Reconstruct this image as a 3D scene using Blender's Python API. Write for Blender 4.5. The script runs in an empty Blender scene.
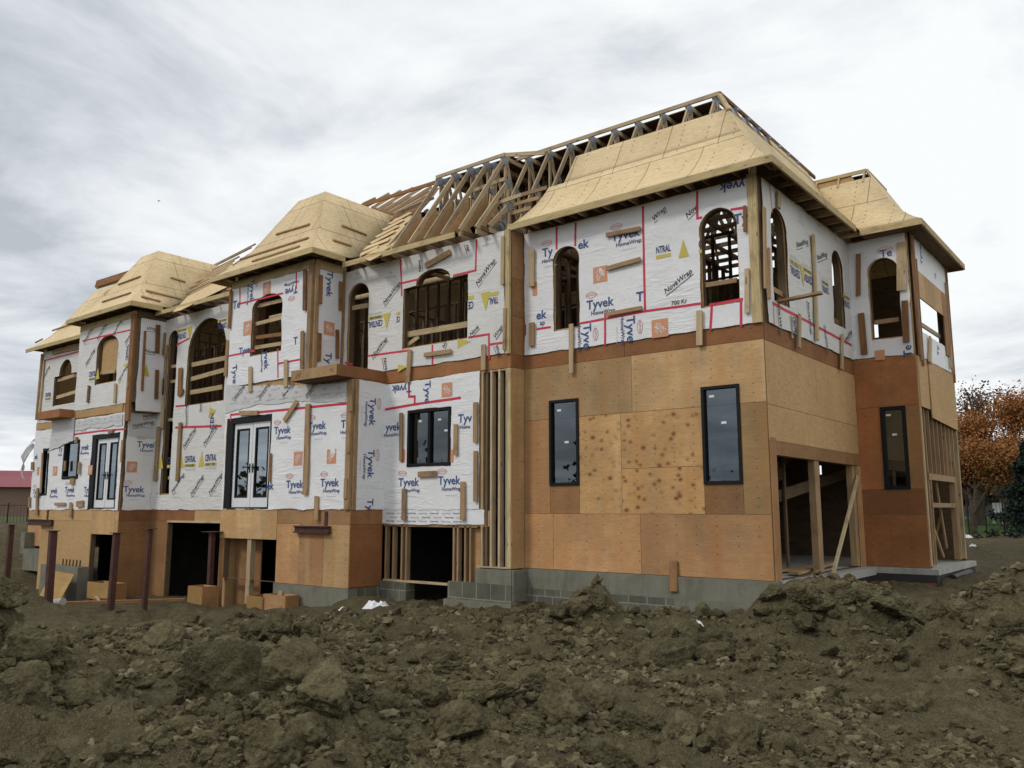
import bpy, math, random
from mathutils import Vector, Matrix, noise, geometry
random.seed(7)
scene = bpy.context.scene
col = scene.collection
R = math.radians

# ------------------------------------------------------------------ camera
FPX = 840.135
CAM = Vector((5.719, -14.451, 0.0))
_a, _b = R(38.594), R(8.508)
FW = Vector((-math.sin(_a)*math.cos(_b), math.cos(_a)*math.cos(_b), math.sin(_b)))
RT = Vector((math.cos(_a), math.sin(_a), 0))
UP = RT.cross(FW)
cd = bpy.data.cameras.new('camera'); cam = bpy.data.objects.new('camera', cd); col.objects.link(cam)
m3 = Matrix((RT, UP, -FW)).transposed()
cam.matrix_world = Matrix.Translation(CAM) @ m3.to_4x4()
cd.sensor_width = 36; cd.lens = FPX/1024*36; cd.clip_end = 6000; cd.clip_start = .05
scene.camera = cam
def ray(px, py): return FW + RT*((px-512)/FPX) + UP*((384-py)/FPX)
def on_y(px, py, Y): d = ray(px, py); return CAM + d*((Y-CAM.y)/d.y)
def on_x(px, py, X): d = ray(px, py); return CAM + d*((X-CAM.x)/d.x)
def on_z(px, py, Z): d = ray(px, py); return CAM + d*((Z-CAM.z)/d.z)

# ------------------------------------------------------------------ materials
class NT:
    def __init__(s, name):
        s.m = bpy.data.materials.new(name); s.m.use_nodes = True
        s.t = s.m.node_tree; s.b = s.t.nodes['Principled BSDF']
    def n(s, typ, **kw):
        nd = s.t.nodes.new(typ)
        for k, v in kw.items():
            if k.startswith('i_'):
                key = k[2:]
                key = int(key) if key.isdigit() else key.replace('_', ' ')
                nd.inputs[key].default_value = v
            else: setattr(nd, k, v)
        return nd
    def l(s, a, b): s.t.links.new(a, b)
    def mapped(s, src, scale, loc=(0, 0, 0)):
        mp = s.n('ShaderNodeMapping'); mp.inputs['Scale'].default_value = scale; mp.inputs['Location'].default_value = loc
        s.l(src, mp.inputs['Vector']); return mp.outputs[0]
    def noise(s, vec, scale, detail=4, rough=.55, dist=0):
        nd = s.n('ShaderNodeTexNoise'); nd.inputs['Scale'].default_value = scale; nd.inputs['Detail'].default_value = detail
        nd.inputs['Roughness'].default_value = rough; nd.inputs['Distortion'].default_value = dist
        if vec is not None: s.l(vec, nd.inputs['Vector'])
        return nd.outputs['Fac']
    def ramp(s, fac, stops):
        r = s.n('ShaderNodeValToRGB'); e = r.color_ramp.elements
        while len(e) < len(stops): e.new(.5)
        for i, (p, c) in enumerate(stops):
            e[i].position = p; e[i].color = (*c, 1) if len(c) == 3 else c
        s.l(fac, r.inputs[0]); return r.outputs[0]
    def mix(s, fac, a, b, mode='MIX'):
        x = s.n('ShaderNodeMix', data_type='RGBA', blend_type=mode)
        for sock, val in ((x.inputs[0], fac), (x.inputs[6], a), (x.inputs[7], b)):
            if isinstance(val, (int, float)): sock.default_value = val
            elif isinstance(val, tuple): sock.default_value = (*val, 1) if len(val) == 3 else val
            else: s.l(val, sock)
        return x.outputs[2]
    def math(s, op, a, b=None, c=None):
        x = s.n('ShaderNodeMath', operation=op)
        for i, v in enumerate((a, b, c)):
            if v is None: continue
            if isinstance(v, (int, float)): x.inputs[i].default_value = v
            else: s.l(v, x.inputs[i])
        return x.outputs[0]
    def bump(s, h, strength=.3, dist=.02):
        b = s.n('ShaderNodeBump'); b.inputs['Strength'].default_value = strength; b.inputs['Distance'].default_value = dist
        s.l(h, b.inputs['Height']); s.l(b.outputs[0], s.b.inputs['Normal'])
    def uv(s): return s.n('ShaderNodeUVMap').outputs[0]
    def pos(s): return s.n('ShaderNodeNewGeometry').outputs['Position']
    def objco(s): return s.n('ShaderNodeTexCoord').outputs['Object']
    def rnd(s): return s.n('ShaderNodeObjectInfo').outputs['Random']
    def out(s, colr, rough=.8, spec=.3):
        if isinstance(colr, tuple): s.b.inputs['Base Color'].default_value = (*colr, 1)
        else: s.l(colr, s.b.inputs['Base Color'])
        if isinstance(rough, (int, float)): s.b.inputs['Roughness'].default_value = rough
        else: s.l(rough, s.b.inputs['Roughness'])
        s.b.inputs['Specular IOR Level'].default_value = spec
        return s.m
def vary(k, c, amt):
    """multiply by a per-object brightness"""
    f = k.math('MULTIPLY_ADD', k.rnd(), 2*amt, 1-amt)
    cc = k.n('ShaderNodeCombineColor'); [k.l(f, cc.inputs[i]) for i in range(3)]
    return k.mix(1.0, c, cc.outputs[0], 'MULTIPLY')
def scl(c, s): return tuple(min(1, x*s) for x in c)
def M_lumber(name, c, amt=.2):
    k = NT(name); uv = k.uv()
    off = k.n('ShaderNodeVectorMath', operation='ADD'); k.l(uv, off.inputs[0])
    cx = k.n('ShaderNodeCombineXYZ'); k.l(k.math('MULTIPLY', k.rnd(), 37.), cx.inputs[0]); k.l(cx.outputs[0], off.inputs[1])
    g = k.noise(k.mapped(off.outputs[0], (1.6, 40, 1)), 1, 4, .6, .4)
    c1 = k.ramp(g, [(.3, scl(c, .7)), (.55, c), (.75, scl(c, 1.18))])
    st = k.noise(k.mapped(off.outputs[0], (2.3, 5, 1)), 1, 3)
    c2 = k.mix(k.ramp(st, [(.52, (0, 0, 0)), (.72, (1, 1, 1))]), c1, scl((c[0], c[1]*.95, c[2]*.95), .62))
    kn = k.n('ShaderNodeTexVoronoi', i_Scale=1.0); k.l(k.mapped(off.outputs[0], (2.2, 6, 1)), kn.inputs['Vector'])
    c3 = k.mix(k.ramp(kn.outputs['Distance'], [(.07, (1, 1, 1)), (.14, (0, 0, 0))]), c2, scl(c, .35))
    k.bump(g, .15, .004)
    return k.out(vary(k, c3, amt), .82, .25)
def M_ply(name, c, knots=0., nails=True, amt=.19, dirt=.7):
    k = NT(name); uv = k.uv()
    off = k.n('ShaderNodeVectorMath', operation='ADD'); k.l(uv, off.inputs[0])
    cx = k.n('ShaderNodeCombineXYZ'); r = k.rnd(); k.l(k.math('MULTIPLY', r, 53.), cx.inputs[0]); k.l(k.math('MULTIPLY', r, 91.), cx.inputs[1]); k.l(cx.outputs[0], off.inputs[1])
    v = off.outputs[0]
    g = k.noise(k.mapped(v, (.9, 9, 1)), 1, 5, .6, 1.2)
    c1 = k.ramp(g, [(.25, scl(c, .78)), (.5, c), (.78, (min(1, c[0]*1.2), c[1]*1.24, c[2]*1.3))])
    bl = k.noise(v, .9, 4, .6)
    c2 = k.mix(k.ramp(bl, [(.40, (0, 0, 0)), (.62, (dirt,)*3)]), c1, scl((c[0]*.8, c[1]*.9, c[2]*1.1), .5))
    bd = k.noise(k.mapped(v, (2.6, .22, 1)), 1, 3, .5)
    c2 = k.mix(k.ramp(bd, [(.45, (0, 0, 0)), (.68, (.8,)*3)]), c2, (c[0]*.80, c[1]*.66, c[2]*.5))
    c2 = k.mix(k.ramp(bd, [(.28, (.4,)*3), (.42, (0, 0, 0))]), c2, (min(1, c[0]*1.2), c[1]*1.35, c[2]*1.6))
    fine = k.noise(k.mapped(v, (6, 60, 1)), 1, 3)
    c2 = k.mix(.35, c2, k.ramp(fine, [(.3, scl(c, .6)), (.7, scl(c, 1.25))]))
    if knots:
        vo = k.n('ShaderNodeTexVoronoi', i_Scale=1.0); vo.inputs['Randomness'].default_value = .85
        nv = k.n('ShaderNodeVectorMath', operation='ADD'); k.l(k.mapped(v, (5., 6.4, 1)), nv.inputs[0])
        k.l(k.mapped(k.n('ShaderNodeTexNoise', i_Scale=5.).outputs['Color'], (.16,)*3), nv.inputs[1])
        k.l(nv.outputs[0], vo.inputs['Vector'])
        kk = k.ramp(k.math('ADD', vo.outputs['Distance'], k.math('MULTIPLY_ADD', k.noise(v, 2.3, 2), .42, -.20)), [(.10, (1, 1, 1)), (.24, (.35, .35, .35)), (.42, (0, 0, 0))])
        sel = k.ramp(k.n('ShaderNodeSeparateColor').outputs[0], [(0, (1, 1, 1)), (1, (1, 1, 1))]) if False else None
        c2 = k.mix(k.mix(1., kk, (knots,)*3, 'MULTIPLY'), c2, (.17, .065, .024))
    if nails:
        s = k.n('ShaderNodeSeparateXYZ'); k.l(uv, s.inputs[0])
        def near(x, per, w):
            fr = k.math('FRACT', k.math('DIVIDE', x, per)); d = k.math('ABSOLUTE', k.math('SUBTRACT', fr, .5))
            return k.math('LESS_THAN', k.math('MULTIPLY', d, per), w)
        wob = k.math('MULTIPLY_ADD', k.noise(uv, 6., 2), .05, s.outputs[0])
        wob2 = k.math('MULTIPLY_ADD', k.noise(uv, 4., 2), .08, s.outputs[1])
        mk = k.math('MULTIPLY', near(wob, .405, .011), near(wob2, .17, .011))
        mk = k.math('MULTIPLY', mk, k.math('GREATER_THAN', k.noise(uv, 3.1, 2), .44))
        c2 = k.mix(k.math('MULTIPLY', mk, .8), c2, (.05, .03, .02))
    k.bump(g, .12, .004)
    return k.out(vary(k, c2, amt), .75, .3)
def M_osb(name, c, seams=False, amt=.06):
    k = NT(name); uv = k.uv()
    vo = k.n('ShaderNodeTexVoronoi', i_Scale=1.0)
    dn = k.n('ShaderNodeVectorMath', operation='ADD'); k.l(uv, dn.inputs[0])
    nz = k.n('ShaderNodeTexNoise', i_Scale=9.); k.l(uv, nz.inputs['Vector']); k.l(k.mapped(nz.outputs['Color'], (.1,)*3), dn.inputs[1])
    k.l(k.mapped(dn.outputs[0], (11, 26, 1)), vo.inputs['Vector'])
    sp = k.n('ShaderNodeSeparateColor'); k.l(vo.outputs['Color'], sp.inputs[0])
    c1 = k.ramp(sp.outputs[0], [(0, scl(c, .86)), (.35, scl(c, .97)), (.7, c), (1, scl(c, 1.08))])
    bl = k.noise(uv, .7, 4, .6)
    c1 = k.mix(k.ramp(bl, [(.4, (0, 0, 0)), (.75, (.45,)*3)]), c1, scl((c[0], c[1]*.93, c[2]*.85), .68))
    if seams:
        s = k.n('ShaderNodeSeparateXYZ'); k.l(uv, s.inputs[0])
        def seam(x, per, w):
            fr = k.math('FRACT', k.math('DIVIDE', x, per)); d = k.math('ABSOLUTE', k.math('SUBTRACT', fr, .5))
            return k.math('LESS_THAN', k.math('MULTIPLY', d, per), w)
        row = k.math('FLOOR', k.math('DIVIDE', s.outputs[1], 1.22))
        ux = k.math('MULTIPLY_ADD', row, .93, s.outputs[0])
        ux = k.math('MULTIPLY_ADD', k.noise(uv, 2., 1), .03, ux)
        uy = k.math('ADD', s.outputs[1], .61)
        mk = k.math('MAXIMUM', seam(ux, 1.22, .011), seam(uy, 1.22, .013))
        nl = k.math('MULTIPLY', seam(ux, .61, .014), seam(s.outputs[1], .16, .03))
        nl = k.math('MULTIPLY', nl, k.math('GREATER_THAN', k.noise(uv, 2.3, 2), .47))
        mk = k.math('MAXIMUM', k.math('MULTIPLY', mk, .65), k.math('MULTIPLY', nl, .6))
        c1 = k.mix(mk, c1, (.12, .075, .035))
    k.bump(sp.outputs[0], .2, .003)
    return k.out(vary(k, c1, amt), .78, .3)
def M_plain(name, c, rough=.7, nscale=3., amt=.25, metal=0., spec=.3, bump=.0):
    k = NT(name); n = k.noise(k.objco(), nscale, 5, .6)
    cc = k.ramp(n, [(.3, scl(c, 1-amt)), (.7, scl(c, 1+amt))])
    if bump: k.bump(n, bump, .02)
    k.b.inputs['Metallic'].default_value = metal
    return k.out(cc, rough, spec)
def M_wrap(name='house_wrap', base=(.80, .80, .81)):
    k = NT(name); uv = k.uv()
    n1 = k.noise(k.mapped(uv, (2.2, .8, 1)), 1.4, 4, .55, 1.2); n2 = k.noise(uv, 9., 4, .6, .8)
    wv = k.noise(k.mapped(uv, (1., 1., 1)), 3.2, 3, .5, 3.)
    def crease(rot, sx, sy, sc):
        mp = k.n('ShaderNodeMapping'); mp.inputs['Rotation'].default_value = (0, 0, R(rot)); mp.inputs['Scale'].default_value = (sx, sy, 1); k.l(uv, mp.inputs['Vector'])
        q = k.noise(mp.outputs[0], sc, 2, .5, .9); r_ = k.math('SUBTRACT', 1., k.math('MULTIPLY', k.math('ABSOLUTE', k.math('SUBTRACT', q, .5)), 9.))
        return k.math('POWER', k.math('MAXIMUM', r_, 0.), 2.)
    msk = k.ramp(k.noise(uv, .9, 2), [(.42, (0, 0, 0)), (.6, (1, 1, 1))])
    cr = k.math('ADD', k.math('MULTIPLY', crease(38, .5, 3.2, 1.3), .8), k.math('MULTIPLY', crease(-52, .45, 2.6, 1.5), .7))
    cr = k.math('MULTIPLY', k.math('ADD', cr, k.math('MULTIPLY', crease(86, .35, 2.2, 1.), .2)), msk)
    h = k.math('ADD', k.math('MULTIPLY', n1, 1.2), k.math('ADD', k.math('MULTIPLY', n2, .10), k.math('ADD', k.math('MULTIPLY', wv, .3), k.math('MULTIPLY', cr, .38))))
    k.bump(h, .36, .05)
    d = k.noise(uv, .8, 5, .62)
    c = k.ramp(d, [(.3, scl(base, 1.05)), (.62, base), (.85, (base[0]*.84, base[1]*.82, base[2]*.76))])
    return k.out(vary(k, c, .03), .5, .35)
def M_concrete(name, c, block=False, joints=(.9, .0)):
    k = NT(name); uv = k.uv()
    n = k.noise(uv, 2.2, 6, .65); f = k.noise(uv, 30., 3, .6)
    c1 = k.ramp(n, [(.25, scl(c, .6)), (.5, c), (.75, scl(c, 1.25))])
    c1 = k.mix(.25, c1, k.ramp(f, [(.3, scl(c, .6)), (.7, scl(c, 1.3))]))
    st = k.noise(k.mapped(uv, (4, .7, 1)), 1, 3)
    c1 = k.mix(k.ramp(st, [(.5, (0, 0, 0)), (.75, (.5,)*3)]), c1, scl(c, .5))
    if block:
        br = k.n('ShaderNodeTexBrick'); k.l(uv, br.inputs['Vector']); br.inputs['Scale'].default_value = 1
        br.inputs['Brick Width'].default_value = .4; br.inputs['Row Height'].default_value = .4; br.inputs['Mortar Size'].default_value = .012
        br.inputs['Color1'].default_value = (.9, .9, .9, 1); br.inputs['Color2'].default_value = (.65, .65, .65, 1); br.inputs['Mortar'].default_value = (1.5, 1.5, 1.5, 1)
        c1 = k.mix(1., c1, br.outputs[0], 'MULTIPLY')
    k.bump(f, .2, .004)
    return k.out(c1, .9, .2)
def M_glass(name, ior=2.15):
    k = NT(name)
    tr = k.n('ShaderNodeBsdfTransparent'); tr.inputs[0].default_value = (.30, .34, .36, 1)
    gl = k.n('ShaderNodeBsdfGlossy'); gl.inputs['Roughness'].default_value = .015; gl.inputs[0].default_value = (.84, .94, 1., 1)
    fr = k.n('ShaderNodeFresnel'); fr.inputs[0].default_value = ior
    mx = k.n('ShaderNodeMixShader'); k.l(fr.outputs[0], mx.inputs[0]); k.l(tr.outputs[0], mx.inputs[1]); k.l(gl.outputs[0], mx.inputs[2])
    k.l(mx.outputs[0], k.t.nodes['Material Output'].inputs['Surface'])
    return k.m
MT = {}
MT['lumber'] = M_lumber('spruce_lumber', (.38, .25, .135))
MT['lumber_pale'] = M_lumber('pale_lumber', (.53, .40, .235), .14)
MT['lumber_brown'] = M_lumber('brown_board', (.27, .135, .06))
MT['lumber_grey'] = M_lumber('weathered_truss_lumber', (.50, .385, .245), .22)
MT['lumber_dark'] = M_lumber('shaded_frame_lumber', (.16, .11, .065), .2)  # lumber copy with eave and interior shade put into its colour
MT['ply'] = M_ply('orange_plywood', (.51, .285, .13))
MT['ply_tan'] = M_ply('tan_plywood', (.54, .345, .165))
MT['ply_red'] = M_ply('red_brown_plywood', (.40, .165, .062))
MT['ply_rim'] = M_ply('brown_rim_plywood', (.35, .155, .06))
MT['ply_knot'] = M_ply('knotty_plywood', (.54, .32, .135), knots=.95)
MT['ply_olive'] = M_ply('olive_plywood', (.36, .22, .095))
MT['ply_brown'] = M_ply('brown_plywood', (.36, .19, .08))
MT['ply_yellow'] = M_ply('yellow_form_plywood', (.44, .27, .095), nails=False)
MT['osb'] = M_osb('wall_osb', (.53, .335, .155))
MT['roof'] = M_osb('roof_osb', (.70, .545, .315), seams=True)
MT['roof_plain'] = M_osb('roof_strip_osb', (.66, .50, .28))
MT['fascia'] = M_lumber('fascia_lumber', (.56, .44, .23), .1)
MT['wrap'] = M_wrap()
MT['door_glass'] = M_glass('coated_door_glass', 4.2)
MT['wrap_grey'] = M_wrap('grey_house_wrap', (.60, .60, .59)); MT['wrap_nova'] = M_wrap('beige_house_wrap', (.69, .68, .655)); MT['concrete'] = M_concrete('foundation_concrete', (.20, .195, .152))
MT['block'] = M_concrete('foundation_block', (.172, .167, .132), True)
MT['slab'] = M_concrete('floor_slab_concrete', (.42, .41, .37))
MT['steel'] = M_plain('red_primer_steel', (.075, .027, .020), .6, 6, .35, 0, .4)
MT['gusset'] = M_plain('truss_plate_steel', (.30, .33, .37), .45, 12, .2, .4, .5)
MT['black'] = M_plain('black_window_frame', (.010, .0105, .012), .55, 5, .15, 0, .2)
MT['white'] = M_plain('white_door_paint', (.78, .79, .80), .4, 4, .04, 0, .5)
MT['sticker'] = M_plain('white_sticker', (.8, .8, .8), .5, 4, .02)
MT['membrane'] = M_plain('black_waterproof_membrane', (.028, .027, .03), .45, 2, .3, 0, .5)
MT['redclay'] = M_plain('orange_membrane_strip', (.22, .07, .025), .7, 3, .3)
MT['pipe'] = M_plain('black_pipe', (.02, .02, .02), .5, 3, .2)
MT['glass'] = M_glass('window_glass')
MT['darkint'] = M_plain('dark_interior_shade', (.05, .045, .04), .9, 2, .3)  # indoor shade put into the colour of floors and partitions
MT['rebar'] = M_plain('rusty_rebar', (.09, .05, .03), .7, 9, .3)
MT['trash'] = M_plain('white_plastic_litter', (.75, .76, .78), .5, 5, .08, 0, .4)
INK = {}
for nm, c in dict(blue=(.055, .10, .27), pink=(.70, .34, .34), orange=(.66, .31, .17), ink_white=(.80, .78, .76), ink_black=(.05, .05, .06), yellow=(.60, .50, .10), navy=(.05, .06, .20), tape=(.62, .045, .085), ink_grey=(.42, .42, .45)).items():
    k = NT('print_'+nm); n = k.noise(k.uv(), 40, 2)
    INK[nm] = k.out(k.ramp(n, [(.2, scl(c, .85)), (.8, scl(c, 1.1))]), .55, .3)
INKS = list(INK); INKM = [INK[i] for i in INKS]

# ------------------------------------------------------------------ mesh builder
def world_loc(o):
    v = Vector((0, 0, 0))
    while o is not None: v += o.location; o = o.parent
    return v
class MB:
    def __init__(s): s.v = []; s.f = []; s.uv = []; s.mi = []
    def face(s, pts, uvs=None, m=0):
        i = len(s.v); s.v += [tuple(p) for p in pts]; s.f.append(tuple(range(i, i+len(pts)))); s.mi.append(m)
        s.uv.append(uvs if uvs else [(0, 0)]*len(pts)); return s
    def obox(s, o, ax, ay, az, m=0):
        """box with corner o and edge vectors ax (the grain), ay, az"""
        o = Vector(o); ax = Vector(ax); ay = Vector(ay); az = Vector(az)
        if ax.cross(ay).dot(az) < 0: ay, az = az, ay
        L, W, H = ax.length, ay.length, az.length
        P = [o, o+ax, o+ax+ay, o+ay, o+az, o+ax+az, o+ax+ay+az, o+ay+az]
        r = random.random()*9
        for q, (a, b), sw in (((0, 3, 2, 1), (L, W), 1), ((4, 5, 6, 7), (L, W), 0), ((0, 1, 5, 4), (L, H), 0), ((3, 7, 6, 2), (L, H), 1), ((0, 4, 7, 3), (H, W), 0), ((1, 2, 6, 5), (W, H), 0)):
            uv = [(r, r), (r, r+b), (r+a, r+b), (r+a, r)] if sw else [(r, r), (r+a, r), (r+a, r+b), (r, r+b)]
            s.face([P[i] for i in q], uv, m)
        return s
    def box(s, a, b, m=0):
        lo = [min(a[i], b[i]) for i in range(3)]; d = [abs(a[i]-b[i]) for i in range(3)]
        e = [Vector((d[0], 0, 0)), Vector((0, d[1], 0)), Vector((0, 0, d[2]))]
        e.sort(key=lambda q: -q.length); return s.obox(lo, e[0], e[1], e[2], m)
    def beam(s, p0, p1, w, t, n, m=0):
        """bar from p0 to p1, width w across, thickness t along n (starting at the line)"""
        p0 = Vector(p0); p1 = Vector(p1); d = (p1-p0); n = Vector(n); n = (n-d*(n.dot(d)/d.length_squared)).normalized()
        sd = d.normalized().cross(n); return s.obox(p0-sd*(w/2), d, sd*w, n*t, m)
    def tube(s, p0, p1, r0, r1=None, n=10, m=0):
        r1 = r0 if r1 is None else r1
        p0 = Vector(p0); p1 = Vector(p1); d = (p1-p0).normalized(); a = d.orthogonal().normalized(); b = d.cross(a)
        A = [p0+(a*math.cos(t)+b*math.sin(t))*r0 for t in [2*math.pi*i/n for i in range(n)]]
        B = [p1+(a*math.cos(t)+b*math.sin(t))*r1 for t in [2*math.pi*i/n for i in range(n)]]
        L = (p1-p0).length
        for i in range(n):
            j = (i+1) % n; s.face([A[i], A[j], B[j], B[i]], [(0, i/n), (0, (i+1)/n), (L, (i+1)/n), (L, i/n)], m)
        s.face(A[::-1], None, m); s.face(B, None, m); return s
    def build(s, name, mats, parent=None, smooth=False, origin=None):
        mats = mats if isinstance(mats, list) else [mats]
        vs = [Vector(p) for p in s.v]
        if origin is None:
            lo = [min(p[i] for p in vs) for i in range(3)]; hi = [max(p[i] for p in vs) for i in range(3)]
            origin = Vector([(lo[i]+hi[i])/2 for i in range(3)])
        origin = Vector(origin)
        me = bpy.data.meshes.new(name); me.from_pydata([p-origin for p in vs], [], s.f)
        ul = me.uv_layers.new(name='UVMap'); flat = [c for f in s.uv for q in f for c in q]; ul.data.foreach_set('uv', flat)
        for m_ in mats: me.materials.append(m_)
        me.polygons.foreach_set('material_index', s.mi)
        if smooth: me.polygons.foreach_set('use_smooth', [True]*len(s.f))
        me.update()
        o = bpy.data.objects.new(name, me); col.objects.link(o); o.parent = parent
        o.location = origin-(world_loc(parent) if parent else Vector((0, 0, 0)))
        return o
def tag(o, label=None, cat=None, group=None, kind=None):
    for k_, v_ in (('label', label), ('category', cat), ('group', group), ('kind', kind)):
        if v_: o[k_] = v_
    return o
def empty(name, loc, label=None, cat=None, group=None):
    o = bpy.data.objects.new(name, None); col.objects.link(o); o.location = loc; o.empty_display_size = .3
    return tag(o, label, cat, group)

class Pl:
    """a vertical wall plane: F faces the street (-Y), S faces right (+X)"""
    def __init__(s, k, c):
        s.k = k; s.c = c; s.n = Vector((0, -1, 0)) if k == 'F' else Vector((1, 0, 0))
        s.ud = Vector((1, 0, 0)) if k == 'F' else Vector((0, 1, 0))
    def pt(s, u, v, o=0): return Vector((u, s.c-o, v)) if s.k == 'F' else Vector((s.c+o, u, v))
    def px(s, x, y, o=0):
        if s.k == 'F': p = on_y(x, y, s.c-o); return p.x, p.z
        p = on_x(x, y, s.c+o); return p.y, p.z
def rect(u0, v0, u1, v1): return [(u0, v0), (u1, v0), (u1, v1), (u0, v1)]
def arch(u0, u1, v0, v1, rise=None, n=14):
    """opening with a rounded head that peaks at v1"""
    r = (u1-u0)/2; rise = rise or r; c = (u0+u1)/2; vs = v1-rise
    return [(u0, v0), (u1, v0)]+[(c+r*math.cos(math.pi*i/n), vs+rise*math.sin(math.pi*i/n)) for i in range(n+1)]
def inset(poly, d):
    cx = sum(p[0] for p in poly)/len(poly); cy = sum(p[1] for p in poly)/len(poly)
    w = max(p[0] for p in poly)-min(p[0] for p in poly); h = max(p[1] for p in poly)-min(p[1] for p in poly)
    return [(cx+(x-cx)*(1-2*d/w), cy+(y-cy)*(1-2*d/h)) for x, y in poly]
def slab(mb, pl, outer, holes, o0, o1, m=0, m_back=None):
    loops = [outer]+list(holes)
    vs = []; es = []
    for lp in loops:
        s = len(vs); vs += [Vector(p) for p in lp]; es += [(s+i, s+(i+1) % len(lp)) for i in range(len(lp))]
    res = geometry.delaunay_2d_cdt(vs, es, [], 0, 1e-6)
    for t in res[2]:
        q = [tuple(res[0][i]) for i in t]
        c = (sum(x[0] for x in q)/3, sum(x[1] for x in q)/3)
        if not inside(c, outer) or any(inside(c, h) for h in holes): continue
        ar = (q[1][0]-q[0][0])*(q[2][1]-q[0][1])-(q[2][0]-q[0][0])*(q[1][1]-q[0][1])
        if ar < 0: q = q[::-1]
        mb.face([pl.pt(u, v, o1) for u, v in q], q, m)
        mb.face([pl.pt(u, v, o0) for u, v in q[::-1]], q[::-1], m if m_back is None else m_back)
    for lp in loops:
        for i in range(len(lp)):
            a, b = lp[i], lp[(i+1) % len(lp)]
            L = math.hypot(a[0]-b[0], a[1]-b[1])
            mb.face([pl.pt(*a, o0), pl.pt(*b, o0), pl.pt(*b, o1), pl.pt(*a, o1)], [(0, 0), (L, 0), (L, .15), (0, .15)], m if m_back is None else m_back)
    return mb
def inside(p, poly):
    x, y = p; c = False; j = len(poly)-1
    for i in range(len(poly)):
        xi, yi = poly[i]; xj, yj = poly[j]
        if (yi > y) != (yj > y) and x < (xj-xi)*(y-yi)/(yj-yi)+xi: c = not c
        j = i
    return c
def resample(poly, step, jag, seed):
    out = []
    for i in range(len(poly)):
        a = Vector(poly[i]); b = Vector(poly[(i+1) % len(poly)]); n = max(1, int((b-a).length/step))
        for j in range(n):
            p = a.lerp(b, j/n)
            q = Vector((noise.noise((p.x*2.1, p.y*2.1, seed)), noise.noise((p.x*2.1, p.y*2.1, seed+9)))) + .5*Vector((noise.noise((p.x*9, p.y*9, seed)), noise.noise((p.x*9, p.y*9, seed+9))))
            out.append((p.x+q.x*jag, p.y+q.y*jag))
    return out
def wob(pl, u, v):
    s = pl.c*3.1+(5 if pl.k == 'S' else 0)
    return .016*noise.noise((u*1.7, v*1.1, s))+.009*noise.noise((u*4.5+v*2, v*3.5, s+3))+.005*abs(noise.noise((u*9-v*5, v*8, s+7)))
def wrap_sheet(pl, outer, holes, parent, jag=.02, base=.045, name='house_wrap', mat='wrap'):
    O = resample(outer, .1, jag, pl.c); H = [resample(h, .08, jag*.8, pl.c+2) for h in holes]
    verts = []; edges = []
    for lp in [O]+H:
        s = len(verts); verts += [Vector(p) for p in lp]; edges += [(s+i, s+(i+1) % len(lp)) for i in range(len(lp))]
    u0 = min(p[0] for p in O); u1 = max(p[0] for p in O); v0 = min(p[1] for p in O); v1 = max(p[1] for p in O); g = .11
    y = v0+g/2; r = 0
    while y < v1:
        x = u0+g*(.25+.5*(r % 2))
        while x < u1:
            if inside((x, y), O) and not any(inside((x, y), h) for h in H): verts.append(Vector((x, y)))
            x += g
        y += g*.87; r += 1
    res = geometry.delaunay_2d_cdt(verts, edges, [], 0, 1e-5)
    mb = MB(); V = res[0]; mb.v = [tuple(pl.pt(p.x, p.y, base+wob(pl, p.x, p.y))) for p in V]
    for f in res[2]:
        c = (sum(V[i].x for i in f)/3, sum(V[i].y for i in f)/3)
        if not inside(c, O) or any(inside(c, h) for h in H): continue
        a, b, d = [V[i] for i in f[:3]]
        if (b-a).cross(d-a) < 0: f = f[::-1]
        mb.f.append(tuple(f)); mb.mi.append(0); mb.uv.append([(V[i].x, V[i].y) for i in f])
    used = sorted({i for f in mb.f for i in f}); mp = {o_: n_ for n_, o_ in enumerate(used)}
    mb.v = [mb.v[i] for i in used]; mb.f = [tuple(mp[i] for i in f) for f in mb.f]
    return mb.build(name, MT[mat], parent, smooth=True)

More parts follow.
